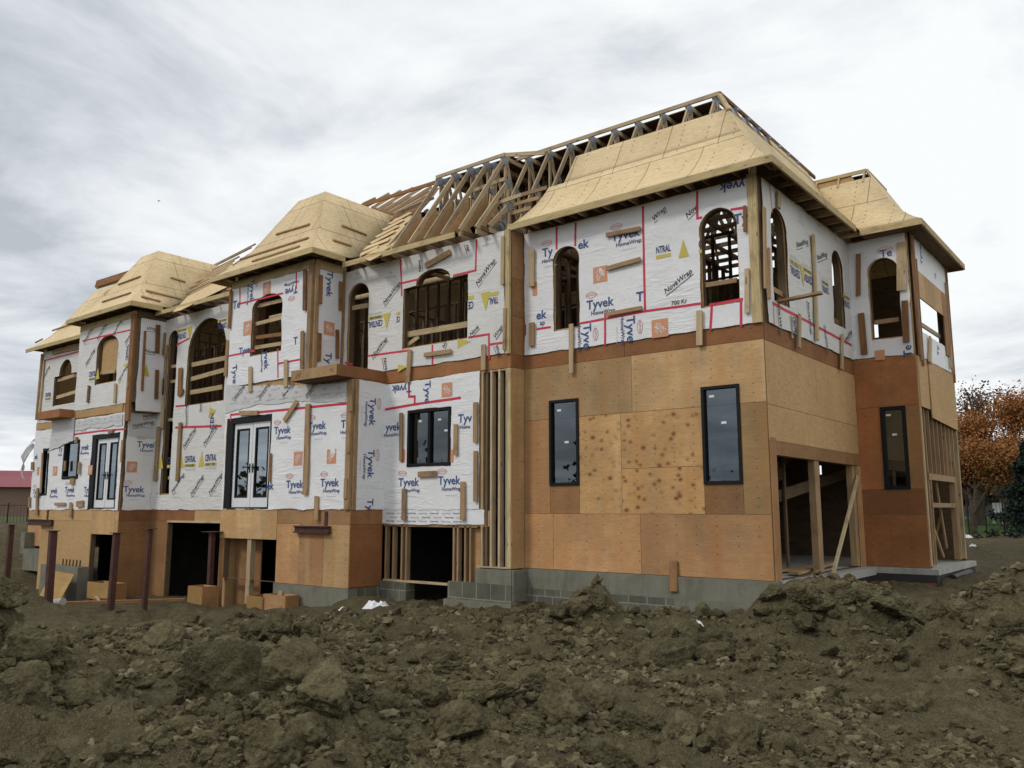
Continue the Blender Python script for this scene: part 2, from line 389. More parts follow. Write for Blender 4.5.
# ------------------------------------------------------------------ lettering
_txt = {}
def glyphs(s, bold=0., shear=0.):
    key = (s, bold, shear)
    if key in _txt: return _txt[key]
    cu = bpy.data.curves.new('t', 'FONT'); cu.body = s; cu.offset = bold; cu.shear = shear; cu.align_x = 'CENTER'; cu.align_y = 'CENTER'; cu.resolution_u = 3
    ob = bpy.data.objects.new('t', cu); col.objects.link(ob)
    me = bpy.data.meshes.new_from_object(ob.evaluated_get(bpy.context.evaluated_depsgraph_get()))
    r = ([(v.co.x, v.co.y) for v in me.vertices], [tuple(p.vertices) for p in me.polygons])
    bpy.data.objects.remove(ob); bpy.data.curves.remove(cu); bpy.data.meshes.remove(me)
    _txt[key] = r; return r
class Print:
    """printed marks and seam tape on one sheet of wrap"""
    def __init__(s, pl, base=.045): s.pl = pl; s.base = base; s.marks = []; s.small = MB(); s.mb = None; s.busy = False; s.tapes = []
    def mark(s, name): s.mb = MB(); s.marks.append((name, s.mb))
    def P(s, u, v, o): return s.pl.pt(u, v, s.base+wob(s.pl, u, v)+o)
    def text(s, t, u, v, size, rot=0, ink='blue', bold=.0, shear=0., o=.008, sx=1.):
        if not s.busy: s.mark('printed_word')
        vs, fs = glyphs(t, bold, shear); c, n = math.cos(R(rot)), math.sin(R(rot)); i0 = len(s.mb.v)
        for x, y in vs:
            x *= size*sx; y *= size; uu = u+x*c-y*n; vv = v+x*n+y*c; s.mb.v.append(tuple(s.P(uu, vv, o)))
        for f in fs:
            s.mb.f.append(tuple(i0+i for i in f)); s.mb.mi.append(INKS.index(ink)); s.mb.uv.append([vs[i] for i in f])
    def poly(s, pts, u, v, rot, ink, o=.006):
        if not s.busy: s.mark('printed_triangle')
        c, n = math.cos(R(rot)), math.sin(R(rot))
        q = [(u+x*c-y*n, v+x*n+y*c) for x, y in pts]
        s.mb.face([s.P(a, b, o) for a, b in q], q, INKS.index(ink))
    def off(s, u, v, rot, dx, dy):
        c, n = math.cos(R(rot)), math.sin(R(rot)); return u+dx*c-dy*n, v+dx*n+dy*c
    def tyvek(s, u, v, size=.34, rot=0, word='Tyvek', extra=True):
        s.mark('printed_word_mark'); s.busy = True
        size = .27 if size > .3 else .25
        s.text(word, u, v, size, rot, 'blue', .018)
        k = size/.34
        if extra:
            a = s.off(u, v, rot, (.0 if word != 'Tyvek' else .1)*k, -.235*k)
            s.text('HomeWrap' if word in ('Tyvek', 'yvek', 'Tyve') else ('Home' if word[0] == 'T' else 'rap'), *a, .155*k, rot, 'navy', .012)
            if word in ('Tyvek', 'Ty', 'Tyve'):
                a = s.off(u, v, rot, (-.26 if word == 'Tyvek' else -.02)*k, .27*k)
                s.ring(*a, .175*k, .085*k, rot); s.text('DUPONT', *a, .085*k, rot, 'pink', .012)
                a = s.off(u, v, rot, .1*k, -.40*k); s.text('residential house wrap', *a, .05*k, rot, 'ink_grey')
        s.busy = False
    def ring(s, u, v, rx, ry, rot, ink='pink', w=.014):
        n = 20
        for i in range(n):
            t0, t1 = 2*math.pi*i/n, 2*math.pi*(i+1)/n
            s.poly([(rx*math.cos(t0), ry*math.sin(t0)), (rx*math.cos(t1), ry*math.sin(t1)), ((rx-w)*math.cos(t1), (ry-w)*math.sin(t1)), ((rx-w)*math.cos(t0), (ry-w)*math.sin(t0))], u, v, rot, ink)
    def depot(s, u, v, size=.36, rot=0, part=1.):
        s.mark('printed_square_logo'); s.busy = True
        size *= .86; h = size/2; w0 = -h; w1 = -h+size*part
        s.poly([(w0, -h), (w1, -h), (w1, h), (w0, h)], u, v, rot, 'orange')
        if part == 1.:
            for t, d in (('THE', .30), ('HOME', .09), ('DEPOT', -.15)):
                a = s.off(u, v, rot, -d*size*.62, d*size*.62)
                s.text(t, *a, size*(.14 if t == 'THE' else .235), rot+45, 'ink_white', .02, o=.011)
        s.busy = False
    def nova(s, u, v, size=.2, rot=32, word='NovaWrap'):
        s.mark('printed_slanted_word'); s.busy = True
        size *= .62; s.text(word, u, v, size, rot, 'ink_black', .012, .3)
        L = size*.29*len(word); a = s.off(u, v, rot, 0, -size*.58)
        s.poly([(-L, -.007), (L, -.007), (L, .007), (-L, .007)], *a, rot, 'ink_black')
        s.busy = False
    def central(s, u, v, size=.2, rot=0, tri=True, word='CENTRAL'):
        s.mark('printed_triangle_logo'); s.busy = True
        size *= .72; k = size/.2
        s.text(word, *s.off(u, v, rot, .1*k, .03*k), size*1.05, rot, 'navy', .02, sx=.52)
        a = s.off(u, v, rot, .1*k, -.115*k); hw = .035*len(word)*k; s.poly([(-hw, -.04*k), (hw, -.04*k), (hw, .04*k), (-hw, .04*k)], *a, rot, 'yellow')
        if word == 'CENTRAL': s.text('FAIRBANK LUMBER', *a, size*.36, rot, 'navy', .015, o=.011, sx=.62)
        if word == 'CENTRAL': s.text('TIM-BR MART GROUP', *s.off(u, v, rot, .12*k, -.21*k), size*.24, rot, 'ink_grey')
        if tri: s.poly([(-.40*k, -.16*k), (-.16*k, -.16*k), (-.28*k, .22*k)], u, v, rot, 'yellow', .007)
        s.busy = False
    def tiny(s, u, v, rot=0, t='. install per code .'):
        s.mb = s.small; s.busy = True
        s.text(t, u, v, .06, rot, 'ink_grey'); s.text('R.I.', *s.off(u, v, rot, 0, .12), .1, rot, 'ink_grey')
        s.busy = False
    def tape(s, pts, w=.05):
        s.tp = MB(); s.tapes.append(s.tp)
        for a, b in zip(pts[:-1], pts[1:]):
            a = Vector(a); b = Vector(b); d = (b-a); L = d.length
            if L < 1e-4: continue
            d /= L; n = Vector((-d.y, d.x))*w/2; a = a-d*w/2; b = b+d*w/2; k = max(1, int((b-a).length/.12))
            for i in range(k):
                p, q = a.lerp(b, i/k), a.lerp(b, (i+1)/k)
                s.tp.face([s.P(*(p-n), .004), s.P(*(q-n), .004), s.P(*(q+n), .004), s.P(*(p+n), .004)], [(0, 0)]*4, 0)
    def px(s, x, y): return s.pl.px(x, y, s.base)
    def tapex(s, pts, w=.05): s.tape([s.px(*p) for p in pts], w)
    def build(s, sheet):
        s.busy = False
        for nm_, mb_ in s.marks:
            if mb_.f: mb_.build(nm_, INKM, sheet)
        if s.small.f: s.small.build('small_print', INKM, sheet)['kind'] = 'stuff'
        for t_ in s.tapes: t_.build('seam_tape', INK['tape'], sheet)
# ================================================================== the house
XB, XC1, XC2, XCL, XE1, XE2L, XE1L, XF = -5.48, -9.416, -11.05, -14.65, -20.23, -23.75, -25.4, -29.22
YB, YC, D1, GX, D2 = -.45, -1.45, 5.23, 1.332, 8.842
Z2, ZB, ZT, ZTC = 3.35, -1.228, 6.155, 6.28
ZG0 = -3.05                                   # bottom of the basement walls
house = empty('unfinished_house', (-14, 4, -1.8), 'large unfinished house with white house wrap, bare plywood and open roof trusses', 'house')
FA, FB, FC = Pl('F', 0.), Pl('F', YB), Pl('F', YC)
SA, SB, SC1, SC2, SE, SG = Pl('S', 0.), Pl('S', XB), Pl('S', XC1), Pl('S', XC2), Pl('S', XE1), Pl('S', GX)
FG = Pl('F', D1)
SE2 = SE
def part(mb, name, mat, parent=None, label=None, smooth=False):
    o = mb.build(name, mat, parent or house, smooth)
    if label: o['label'] = label
    return o
def pr(pl, x0, y0, x1, y1, o=0.):
    a = pl.px(x0, y0, o); b = pl.px(x1, y1, o)
    return rect(min(a[0], b[0]), min(a[1], b[1]), max(a[0], b[0]), max(a[1], b[1]))
def pa(pl, x0, x1, ytop, ybot, o=0., rise=None):
    """rounded opening from its pixel sides, head and sill"""
    xm = (x0+x1)/2
    u0 = pl.px(x0, (ytop+ybot)/2, o)[0]; u1 = pl.px(x1, (ytop+ybot)/2, o)[0]; vt = pl.px(xm, ytop, o)[1]; vb = pl.px(xm, ybot, o)[1]
    return arch(u0, u1, vb, vt, rise)
def wall(pl, outer, holes, mat='ply_tan', t=.15, name='wall'):
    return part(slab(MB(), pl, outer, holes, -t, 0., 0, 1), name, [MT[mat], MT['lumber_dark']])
def panel(pl, r, mat, o=.003, t=.014, holes=(), label=None):
    g = .004; a, b = r[0], r[2]
    return part(slab(MB(), pl, rect(a[0]+g, a[1]+g, b[0]-g, b[1]-g), list(holes), o, o+t), 'sheathing_panel', MT[mat], None, label)
def bat(pl, p0, p1, w=.09, mat='lumber_pale', t=.035, o=.075, name='batten', parent=None):
    a = pl.px(*p0, o); b = pl.px(*p1, o)
    return part(MB().beam(pl.pt(*a, o), pl.pt(*b, o), w, t, pl.n), name, MT[mat], parent)
def post(pl, u, v0, v1, w, mat='lumber', o0=0.02, o1=.09, name='corner_post'):
    return part(MB().beam(pl.pt(u, v0, o0), pl.pt(u, v1, o0), w, o1-o0, pl.n), name, MT[mat])
def stud(pl, u, v0, v1, mat='lumber', w=.045, d=.12, o=.0, name='stud'):
    return part(MB().beam(pl.pt(u, v0, o-d), pl.pt(u, v1, o-d), w, d, pl.n), name, MT[mat])

def window(pl, r, panes=1, fw=.055, o1=.05, stickers=(), glass='glass'):
    a, b = r[0], r[2]; mb = slab(MB(), pl, r, [rect(a[0]+fw, a[1]+fw, b[0]-fw, b[1]-fw)], -.06, o1)
    e = fw*.55
    W = (b[0]-a[0])
    for i in range(1, panes):
        u = a[0]+W*i/panes; mb.beam(pl.pt(u, a[1]+fw*.99, -.04), pl.pt(u, b[1]-fw*.99, -.04), fw*1.15, .085, pl.n)
    f = part(mb, 'window', MT['black'])
    for i in range(panes):
        u0 = a[0]+W*i/panes+e; u1 = a[0]+W*(i+1)/panes-e
        slab(MB(), pl, rect(u0, a[1]+e, u1, b[1]-e), [], -.032, -.02).build('pane', MT[glass], f)
    for su, sv in stickers:
        u, v = a[0]+su*W, a[1]+sv*(b[1]-a[1])
        slab(MB(), pl, rect(u-.05, v-.022, u+.05, v+.022), [], -.0195, -.017).build('sticker', MT['sticker'], f)
    return f
def double_door(pl, r, leaf):
    a, b = r[0], r[2]; la, lb = leaf[0], leaf[2]
    f = part(slab(MB(), pl, r, [rect(la[0], la[1], lb[0], lb[1])], -.14, .045), 'door_frame', MT['black'])
    m = (la[0]+lb[0])/2
    for u0, u1, s in ((la[0], m-.006, 1), (m+.006, lb[0], -1)):
        st = .13; g = rect(u0+st, la[1]+.26, u1-st, lb[1]-.16)
        L = slab(MB(), pl, rect(u0+.006, la[1]+.006, u1-.006, lb[1]-.006), [g], -.07, -.02).build('door_leaf', MT['white'], f)
        slab(MB(), pl, inset(g, -.008), [inset(g, .045)], -.055, -.012).build('glazing_bead', MT['black'], f)
        slab(MB(), pl, inset(g, .02), [], -.05, -.04).build('pane', MT['door_glass'], f)
        u = (u1-.06) if s == 1 else (u0+.06); hz = la[1]+1.02
        mb = MB().beam(pl.pt(u, hz-.12, -.02), pl.pt(u, hz+.12, -.02), .045, .012, pl.n, 0)
        mb.beam(pl.pt(u, hz+.02, -.01), pl.pt(u-s*.13, hz+.02, -.01), .025, .05, pl.n, 0)
        mb.build('handle', MT['black'], f)
    return f

# ---------------- block A (right front tower)
wA1 = pr(FA, 550, 401, 580, 485); wA2 = pr(FA, 701.5, 387.5, 743.5, 483.5)
wall(FA, rect(XB+.002, ZB, 0, Z2), [wA1, wA2])
panel(FA, rect(XB+.03, Z2-.30, -2.9, Z2), 'ply_rim'); panel(FA, rect(-2.9, Z2-.30, 0, Z2), 'ply_rim')
def PP(x0, y0, x1, y1): return (500+x0/2.56, 340+y0/2.56, 500+x1/2.56, 340+y1/2.56)
def px2(pl, q): a, b = pr(pl, *PP(*q))[0], pr(pl, *PP(*q))[2]; return a[0], a[1], b[0], b[1]
zr1 = 2.28; zr2 = .02; wl, wr = wA1[0][0], wA1[1][0]; vl, vr = wA2[0][0], wA2[1][0]
wb1, wb2 = wA1[0][1], wA2[0][1]; xk = FA.px(622, 470)[0]; zk = FA.px(660, 467.5)[1]; zm = .03
xR = FA.px(747.5, 460)[0]
L0, L1 = XB+.03, 0.
zTop = Z2-.30; zA = FA.px(650, 411)[1]; zBm = FA.px(640, 514)[1]
for r_, m_ in (((L0, zA, -2.75, zTop), 'ply_tan'), ((-2.75, zA, L1, zTop), 'ply_tan'),
               ((L0, zBm, wl, zA), 'ply'), ((wl, zBm, wr, wb1), 'ply_brown'), ((wr, zBm, xk, zA), 'ply_knot'),
               ((xk, zk, vl, zA), 'ply_knot'), ((xk, zBm, vl, zk), 'ply_knot'), ((vl, zBm, vr, wb2), 'ply_brown'), ((vr, zBm, L1, zA), 'ply_olive'),
               ((L0, ZB+.005, L0+.75, zBm), 'ply'), ((L0+.75, ZB+.005, -2.62, zBm), 'ply'), ((-2.62, ZB+.005, L1, zBm), 'ply')):
    hl = [h for h in (wA1, wA2) if r_[0] < h[0][0]+.05 and r_[2] > h[1][0]-.05 and r_[3] > h[0][1]+.05 and r_[1] < h[2][1]-.02]
    if hl and r_[3]-r_[1] < 1.2 and r_[1] > 2.0:   # the row above dips round a window head
        h = hl[0]; hl = []
        u0, u1, vt = h[0][0], h[1][0], h[2][1]
        if r_[1] < vt: 
            g = .004
            out = [(r_[0]+g, r_[1]+g), (u0, r_[1]+g), (u0, vt), (u1, vt), (u1, r_[1]+g), (r_[2]-g, r_[1]+g), (r_[2]-g, r_[3]-g), (r_[0]+g, r_[3]-g)]
            part(slab(MB(), FA, out, [], .003, .017), 'sheathing_panel', MT[m_]); continue
    panel(FA, rect(*r_), m_, holes=hl)
window(FA, wA1, stickers=((.3, .88), (.55, .5))); window(FA, wA2, stickers=((.25, .9), (.55, .62)))
hA1 = pa(FA, 555.5, 579.5, 247, 328); hA2 = pa(FA, 702, 738, 209, 304)
wall(FA, rect(XB+.002, Z2, 0, ZT), [hA1, hA2], 'osb')
s = wrap_sheet(FA, rect(XB+.06, Z2+.01, -.16, ZT-.03), [inset(hA1, -.025), inset(hA2, -.025)], house)
p = Print(FA)
def q1(X, Y): return (500+X/3.657, 180+Y/3.657)
def at1(X, Y): return p.px(*q1(X, Y))
p.tyvek(*at1(174, 265), word='Ty'); p.text('ek', *at1(304, 236), .27, 0, 'blue', .022); p.tyvek(*at1(458, 200)); p.tyvek(*at1(365, 452)); p.text('ek', *at1(150, 494), .27, 0, 'blue', .022); p.text('ap', *at1(155, 522), .15, 0, 'navy', .012)
p.text('T', *at1(513, 428), .27, 0, 'blue', .022)
p.depot(*at1(367, 345), .40); p.depot(*at1(140, 395), .36, part=.4); p.depot(*at1(585, 542), .42, 90)
p.tyvek(*at1(318, 572), .32, -90, 'Tyve'); p.tyvek(*at1(478, 545), .32, -90, 'Tyve')
p.nova(*at1(582, 125), .24, 33, 'Wrap'); p.nova(*at1(698, 118), .24, 33, 'Nov'); p.nova(*at1(650, 372), .24, 30)
p.central(*at1(582, 262), .26, 0, False, 'NTRAL'); p.central(*at1(716, 245), .26, 0, True, 'C')
p.tyvek(*at1(850, 22), .34, 176, 'yvek'); p.text('Ty', *at1(880, 142), .27, 0, 'blue', .022)
p.text('700 Kr', *at1(655, 447), .12, 0, 'ink_black', .01)
for t_ in ([(208, 175), (208, 250)], [(277, 160), (275, 238)], [(523, 100), (526, 300), (532, 478)], [(385, 490), (385, 600)], [(292, 525), (532, 480), (735, 452)], [(722, 45), (722, 140), (735, 138)], [(775, 455), (770, 545)], [(882, 437), (882, 530)], [(770, 457), (884, 436)], [(137, 545), (182, 538)], [(848, 108), (888, 102)]):
    p.tapex([q1(*a) for a in t_])
p.build(s)
for a, b, w, m_ in (((118, 255), (118, 390), .14, 'lumber_pale'), ((118, 522), (118, 608), .14, 'lumber'), ((390, 202), (515, 178), .09, 'lumber'), ((390, 325), (515, 290), .09, 'lumber'), ((390, 492), (520, 468), .08, 'lumber'),
                    ((262, 527), (262, 707), .10, 'lumber_pale'), ((731, 478), (731, 605), .12, 'lumber_pale'), ((905, 325), (905, 487), .085, 'lumber_pale'), ((896, 95), (898, 190), .06, 'lumber_brown')):
    bat(FA, q1(*a), q1(*b), w, m_)
bat(FA, q1(752, 386), q1(868, 367), .09, 'lumber', o=-.10, name='brace_board')
post(FA, -.09, Z2, ZT+.02, .17, 'fascia', .0, .07)
post(FA, XB+.05, Z2+.01, ZT, .09, 'lumber_brown', .0, .04)
# leftmost return of block B
panel(SB, rect(YB+.02, ZB+.0, -.005, Z2-.30), 'ply_tan'); panel(SB, rect(YB-.02, Z2-.3, -.005, Z2), 'ply_rim')
for z0_, z1_, m_ in ((Z2, 4.2, 'ply_brown'), (4.2, 5.05, 'ply_brown'), (5.05, ZT, 'ply')): panel(SB, rect(YB+.02, z0_, -.005, z1_), m_)
# side of block A
gz = SA.px(856, 456)[1]
gt = SA.px(776, 441)[1]
gar = rect(.30, ZB+.001, D1-.30, gt)
wall(SA, rect(.155, ZB, D1-.002, Z2), [gar], 'osb')
panel(SA, rect(.004, Z2-.32, D1-.02, Z2), 'ply_rim'); zmid = SA.px(768, 404)[1]
panel(SA, rect(.004, zmid, 2.6, Z2-.32), 'osb'); panel(SA, rect(2.6, zmid, D1-.02, Z2-.32), 'osb')
panel(SA, rect(.004, gt, 2.0, zmid), 'osb'); panel(SA, rect(2.0, gt, 3.6, zmid), 'osb'); panel(SA, rect(3.6, gt, D1-.02, zmid), 'osb')
part(MB().beam(SA.pt(.27, gt-.13, -.12), SA.pt(D1-.02, gt-.13, -.12), .25, .15, SA.n), 'header_beam', MT['ply_brown'], None, 'brown beam over the garage opening')
post(SA, .14, ZB, gt+.05, .26, 'ply_brown', .004, .03, 'door_trim'); post(SA, D1-.13, ZB, gt-.26, .22, 'ply', .004, .03, 'door_trim')
post(SA, 2.42, ZB+.02, gt-.25, .26, 'lumber', -.13, .0, 'post'); post(SA, 1.95, ZB+.02, gt-.25, .2, 'lumber_dark', -1.4, -1.2, 'post'); post(SA, D1-.42, ZB+.02, gt-.25, .2, 'lumber', -.14, -.01, 'post')
hS1 = pa(SA, 770, 784.5, 211, 302); hS2 = pa(SA, 831, 841, 253, 324)
wall(SA, rect(.155, Z2, D1-.002, ZT), [hS1, hS2], 'osb')
s = wrap_sheet(SA, rect(.12, Z2+.02, D1-.05, ZT-.02), [inset(hS1, -.02), inset(hS2, -.02)], house, mat='wrap_nova')
p = Print(SA)
def q2(X, Y): return (740+X/2.954, 140+Y/2.954)
def at2(X, Y): return p.px(*q2(X, Y))
p.nova(*at2(183, 305), .26, 20); p.nova(*at2(241, 343), .26, 20); p.central(*at2(168, 388), .32, 180); p.central(*at2(204, 408), .3, 180, False); p.central(*at2(318, 482), .28, 180, False); p.central(*at2(256, 440), .26, 180, False)
p.nova(*at2(205, 525), .24, -80); p.nova(*at2(118, 520), .26, -85); p.central(*at2(158, 540), .26, -90, False); p.nova(*at2(255, 590), .22, -80); p.nova(*at2(320, 578), .22, 30); p.tiny(*at2(180, 245)); p.tiny(*at2(235, 272)); p.tiny(*at2(285, 298))
p.tapex([q2(*a) for a in ((96, 482), (215, 545), (328, 606))], .06); p.tapex([q2(85, 108), q2(95, 214)], .03); p.tapex([q2(97, 490), q2(99, 545)], .03)
p.build(s)
for a, b, w, m_ in (((112, 152), (112, 202), .12, 'lumber_pale'), ((214, 280), (226, 592), .13, 'lumber_pale'), ((174, 515), (172, 614), .11, 'lumber_pale'), ((300, 575), (299, 678), .11, 'lumber_pale'), ((69, 200), (73, 440), .09, 'lumber'), ((82, 320), (84, 470), .07, 'lumber')):
    bat(SA, q2(*a), q2(*b), w, m_)
bat(SA, q2(90, 438), q2(128, 462), .1, 'lumber', o=-.1, name='brace_board'); bat(SA, q2(270, 530), q2(298, 545), .1, 'lumber_brown', o=-.12, name='brace_board')
# ---------------- block G (right rear bay)
wG = pr(FG, 880, 407.5, 911, 489)
hG = pa(FG, 870.5, 900, 258, 338)
wall(FG, rect(.002, ZB, GX, Z2), [wG], 'osb'); wall(FG, rect(.002, Z2, GX, ZT), [hG], 'osb')
a, b = wG[0], wG[2]; zs_ = b[1]+.002; panel(FG, rect(.02, zs_, GX, Z2), 'ply_red')
panel(FG, rect(.02, a[1], a[0], zs_), 'ply_red'); panel(FG, rect(b[0], a[1], GX, zs_), 'ply_brown'); panel(FG, rect(.02, -.10, GX, a[1]), 'ply_rim'); panel(FG, rect(.02, ZB, GX, -.10), 'ply_red')
window(FG, wG, fw=.075, stickers=((.3, .9), (.5, .66)))
s = wrap_sheet(FG, rect(.03, Z2+.04, GX-.03, ZT-.02), [inset(hG, -.02)], house, .03)
p = Print(FG)
p.text('Te', *p.px(886, 253.5), .24, 0, 'blue', .02); p.ring(*p.px(885, 250), .17, .08, 0); p.text('DUPONT', *p.px(885, 250), .085, 0, 'pink', .012); p.depot(*p.px(880, 355), .26, 0, .95); p.text('Te', *p.px(908, 351), .24, 90, 'blue', .02)
p.build(s)
for a, b, w, m_ in (((478, 302), (478, 445), .20, 'lumber_pale'), ((487, 475), (492, 598), .13, 'lumber_brown'), ((350, 337), (350, 460), .1, 'lumber_brown'), ((358, 512), (368, 634), .14, 'lumber_brown')):
    bat(FG, q2(*a), q2(*b), w, m_)
bat(FG, q2(398, 540), q2(470, 530), .1, 'lumber', o=-.12, name='brace_board')
def q3(X, Y): return (880+X/4.8, 210+Y/4.8)
hGr = pr(SG, 918.5, 290, 943, 351); hGr = rect(D1+.45, 4.0, D2-.42, 5.12)
wall(SG, rect(D1+.152, Z2, D2, ZT), [hGr], 'osb')
s = wrap_sheet(SG, [(D1+.05, Z2+.02), (D2-.05, Z2+.02), (D2-.05, ZT-.02), (D1+.05, ZT-.02)], [rect(D1+.43, 3.97, D2-.40, 5.14)], house)
p = Print(SG); p.tyvek(*p.px(*q3(196, 215)), .3, 95, 'Tyve', False); p.tyvek(SG.px(*q3(270, 690))[0], 3.75, .3, 90, 'Ty', False); p.nova(*p.px(*q3(262, 310)), .22, 20, 'rap'); p.build(s)
panel(SG, rect(D1+.40, 4.72, D2-.95, 5.35), 'ply_tan', .05, .03); panel(SG, rect(D2-.95, 4.72, D2-.38, 5.35), 'ply_brown', .05, .03); panel(SG, rect(D2-.80, 3.75, D2-.40, 4.72), 'ply_brown', .05, .03)
for u_, m_, z0_, z1_ in ((D1+.05, 'lumber_brown', Z2, ZT), (D1+.2, 'lumber', Z2-.1, ZT), (D1+.34, 'lumber_brown', Z2-.2, 5.6), (D2-.22, 'lumber', Z2, 5.7), (D2-.06, 'lumber_brown', Z2-.2, ZT)):
    post(SG, u_, z0_, z1_, .07, m_, .05, .09, 'batten')
bat(SG, q3(238, 612), q3(236, 735), .16, 'lumber_pale'); bat(SG, q3(186, 545), q3(286, 610), .1, 'lumber_grey', o=-.08, name='brace_board'); bat(SG, q3(335, 650), q3(338, 760), .1, 'lumber_pale')
# G right, ground storey: bare studs with two sheets on top
panel(SG, rect(D1+.02, 2.22, D1+.85, Z2), 'osb', .02, .02); part(slab(MB(), SG, [(D1+.95, 2.05), (D2-.01, 1.95), (D2-.01, Z2), (D1+.9, Z2)], [], .03, .05), 'sheathing_panel', MT['osb'], None, 'tilted sheet hanging over the bare studs')
post(SG, D1+.05, ZB+.05, Z2, .09, 'lumber_pale', -.1, .02, 'corner_post')
for i in range(8): stud(SG, D1+.38+i*.40, .78 if .3 < i < 6.5 else ZB+.05, Z2, 'lumber')
post(SG, D2-.05, ZB+.05, Z2, .09, 'lumber_pale', -.1, .02, 'corner_post')
part(MB().beam(SG.pt(D1+.36, .72, -.12), SG.pt(D2-.5, .72, -.12), .14, .12, SG.n), 'header_beam', MT['lumber'])
for u_ in (D1+.6, D2-.55, D2-.65): stud(SG, u_, ZB+.05, .66, 'lumber')
part(MB().beam(SG.pt(D1+.6, .1, -.1), SG.pt(D2-.7, .1, -.1), .1, .09, SG.n), 'sill_plate', MT['lumber'])
bat(SG, (933, 470), (946, 548), .1, 'lumber', o=-.2, name='brace_board'); bat(SG, (930, 520), (943, 557), .07, 'lumber', o=-.3, name='brace_board'); bat(SG, (945, 490), (931, 556), .08, 'lumber_brown', o=-.5, name='brace_board')
part(slab(MB(), Pl('S', GX-1.1), rect(D1+.3, .8, D2, 3.3), [], -.02, 0), 'partition_panel', MT['ply_brown'])

# ---------------- block B
doorB = pa(FB, 349.5, 369.5, 284, 371); doorB = [(u, max(v, Z2+.012)) for u, v in doorB]
u0, _ = FB.px(404.6, 320); u1, _ = FB.px(468.5, 310); vT = FB.px(440, 281)[1]; vS = FB.px(435, 343)[1]; c0 = FB.px(418, 285)[0]; c1 = FB.px(451.5, 278)[0]; vP = FB.px(435, 269.5)[1]
bigB = [(u0, vS), (u1, vS), (u1, vT), (c1, vT)]+[((c0+c1)/2+(c1-c0)/2*math.cos(math.pi*i/12), vT+.03+(vP-vT-.03)*math.sin(math.pi*i/12)) for i in range(13)]+[(c0, vT), (u0, vT)]
wall(FB, rect(XC2-.2, Z2, XB, ZT), [doorB, bigB], 'osb')
s = wrap_sheet(FB, [(XC2+.05, Z2+.02), (XB-.17, Z2+.02), (XB-.15, ZT-.02), (XC2+.05, ZT-.02)], [inset(doorB, -.02), inset(bigB, -.02)], house, mat='wrap_nova')
p = Print(FB)
def q4(X, Y): return (340+X/3.838, 230+Y/3.838)
def at4(X, Y): return p.px(*q4(X, Y))
p.nova(*at4(198, 243), .26, 38); p.nova(*at4(558, 163), .26, 42); p.nova(*at4(492, 68), .22, -70, 'rap'); p.nova(*at4(308, 140), .22, 100, 'Nova'); p.central(*at4(148, 352), .30, 180); p.central(*at4(234, 335), .26, 180, False, 'CE'); p.central(*at4(517, 278), .32, 180, True, 'CE'); p.central(*at4(603, 262), .28, 180, False, 'TRAL')
p.nova(*at4(150, 452), .24, 38); p.nova(*at4(515, 388), .22, 38, 'Nova'); p.nova(*at4(606, 392), .22, 45, 'Wrap'); p.nova(*at4(175, 512), .24, -75, 'Nova'); p.nova(*at4(400, 441), .2, 60, 'No'); p.nova(*at4(607, 462), .2, -65, 'Wrap')
for X, Y in ((68, 185), (195, 135), (195, 180), (570, 55), (70, 150)): p.tiny(*at4(X, Y))
p.poly([(-.2, -.12), (.2, 0), (-.2, .12)], *at4(478, 432), 0, 'yellow'); p.poly([(-.15, -.1), (.15, 0), (-.15, .1)], *at4(240, 528), 0, 'yellow')
for t_ in ([(232, 110), (237, 250)], [(232, 205), (300, 190)], [(525, 40), (522, 155), (438, 175)], [(110, 483), (265, 462)], [(355, 445), (355, 515)], [(497, 412), (572, 400), (572, 490)], [(572, 440), (640, 430)], [(22, 510), (46, 515)]): p.tapex([q4(*a) for a in t_])
p.build(s)
for a, b, w, m_ in (((330, 138), (425, 85), .14, 'lumber'), ((270, 460), (262, 585), .12, 'lumber'), ((325, 480), (428, 465), .1, 'lumber'), ((553, 440), (552, 538), .12, 'lumber_pale'), ((627, 25), (625, 210), .085, 'lumber_pale'), ((635, 300), (632, 460), .07, 'lumber')):
    bat(FB, q4(*a), q4(*b), w, m_)
bat(FB, q4(250, 404), q4(492, 362), .14, 'lumber_pale', o=-.14, name='brace_board'); bat(FB, q4(254, 448), q4(305, 410), .1, 'lumber_pale', o=-.16, name='brace_board'); bat(FB, q4(50, 300), q4(110, 290), .12, 'lumber_pale', o=-.1, name='brace_board')
post(FB, XB-.06, Z2, ZT, .12, 'fascia', .0, .07)
part(MB().box((XC1+.0, YB-.02, Z2-.30), (XB, YB, Z2)), 'rim_board', MT['ply_rim'])
# ledge over the corner of bay C
YL = -1.97
part(MB().box((-11.15, YL, Z2-.27), (XC1+.02, YB-.022, Z2)), 'balcony_ledge', MT['ply_rim'], None, 'wooden ledge over the corner of the right hand bay')
part(MB().box((-11.0, YL+.05, Z2-.29), (XC1-.05, YC-.05, Z2-.272)), 'ledge_soffit', MT['lumber_dark'])
part(MB().beam((-11.1, YL-.012, Z2-.135), (XC1-.0, YL-.012, Z2-.135), .25, .012, (0, -1, 0)), 'ledge_face', MT['ply_tan'])
p = Print(Pl('F', YL-.024), 0.); 
for X in (-10.85, -10.45, -9.95, -9.62): p.poly([(-.10, -.05), (-.08, -.06), (.0, .06), (.05, -.04), (.09, .05), (.11, .04), (.055, -.07), (.0, .03)], X, Z2-.14, 10, 'ink_black', .002)
lf = [o for o in house.children if o.name.startswith('ledge_face')][0]; p.build(lf)
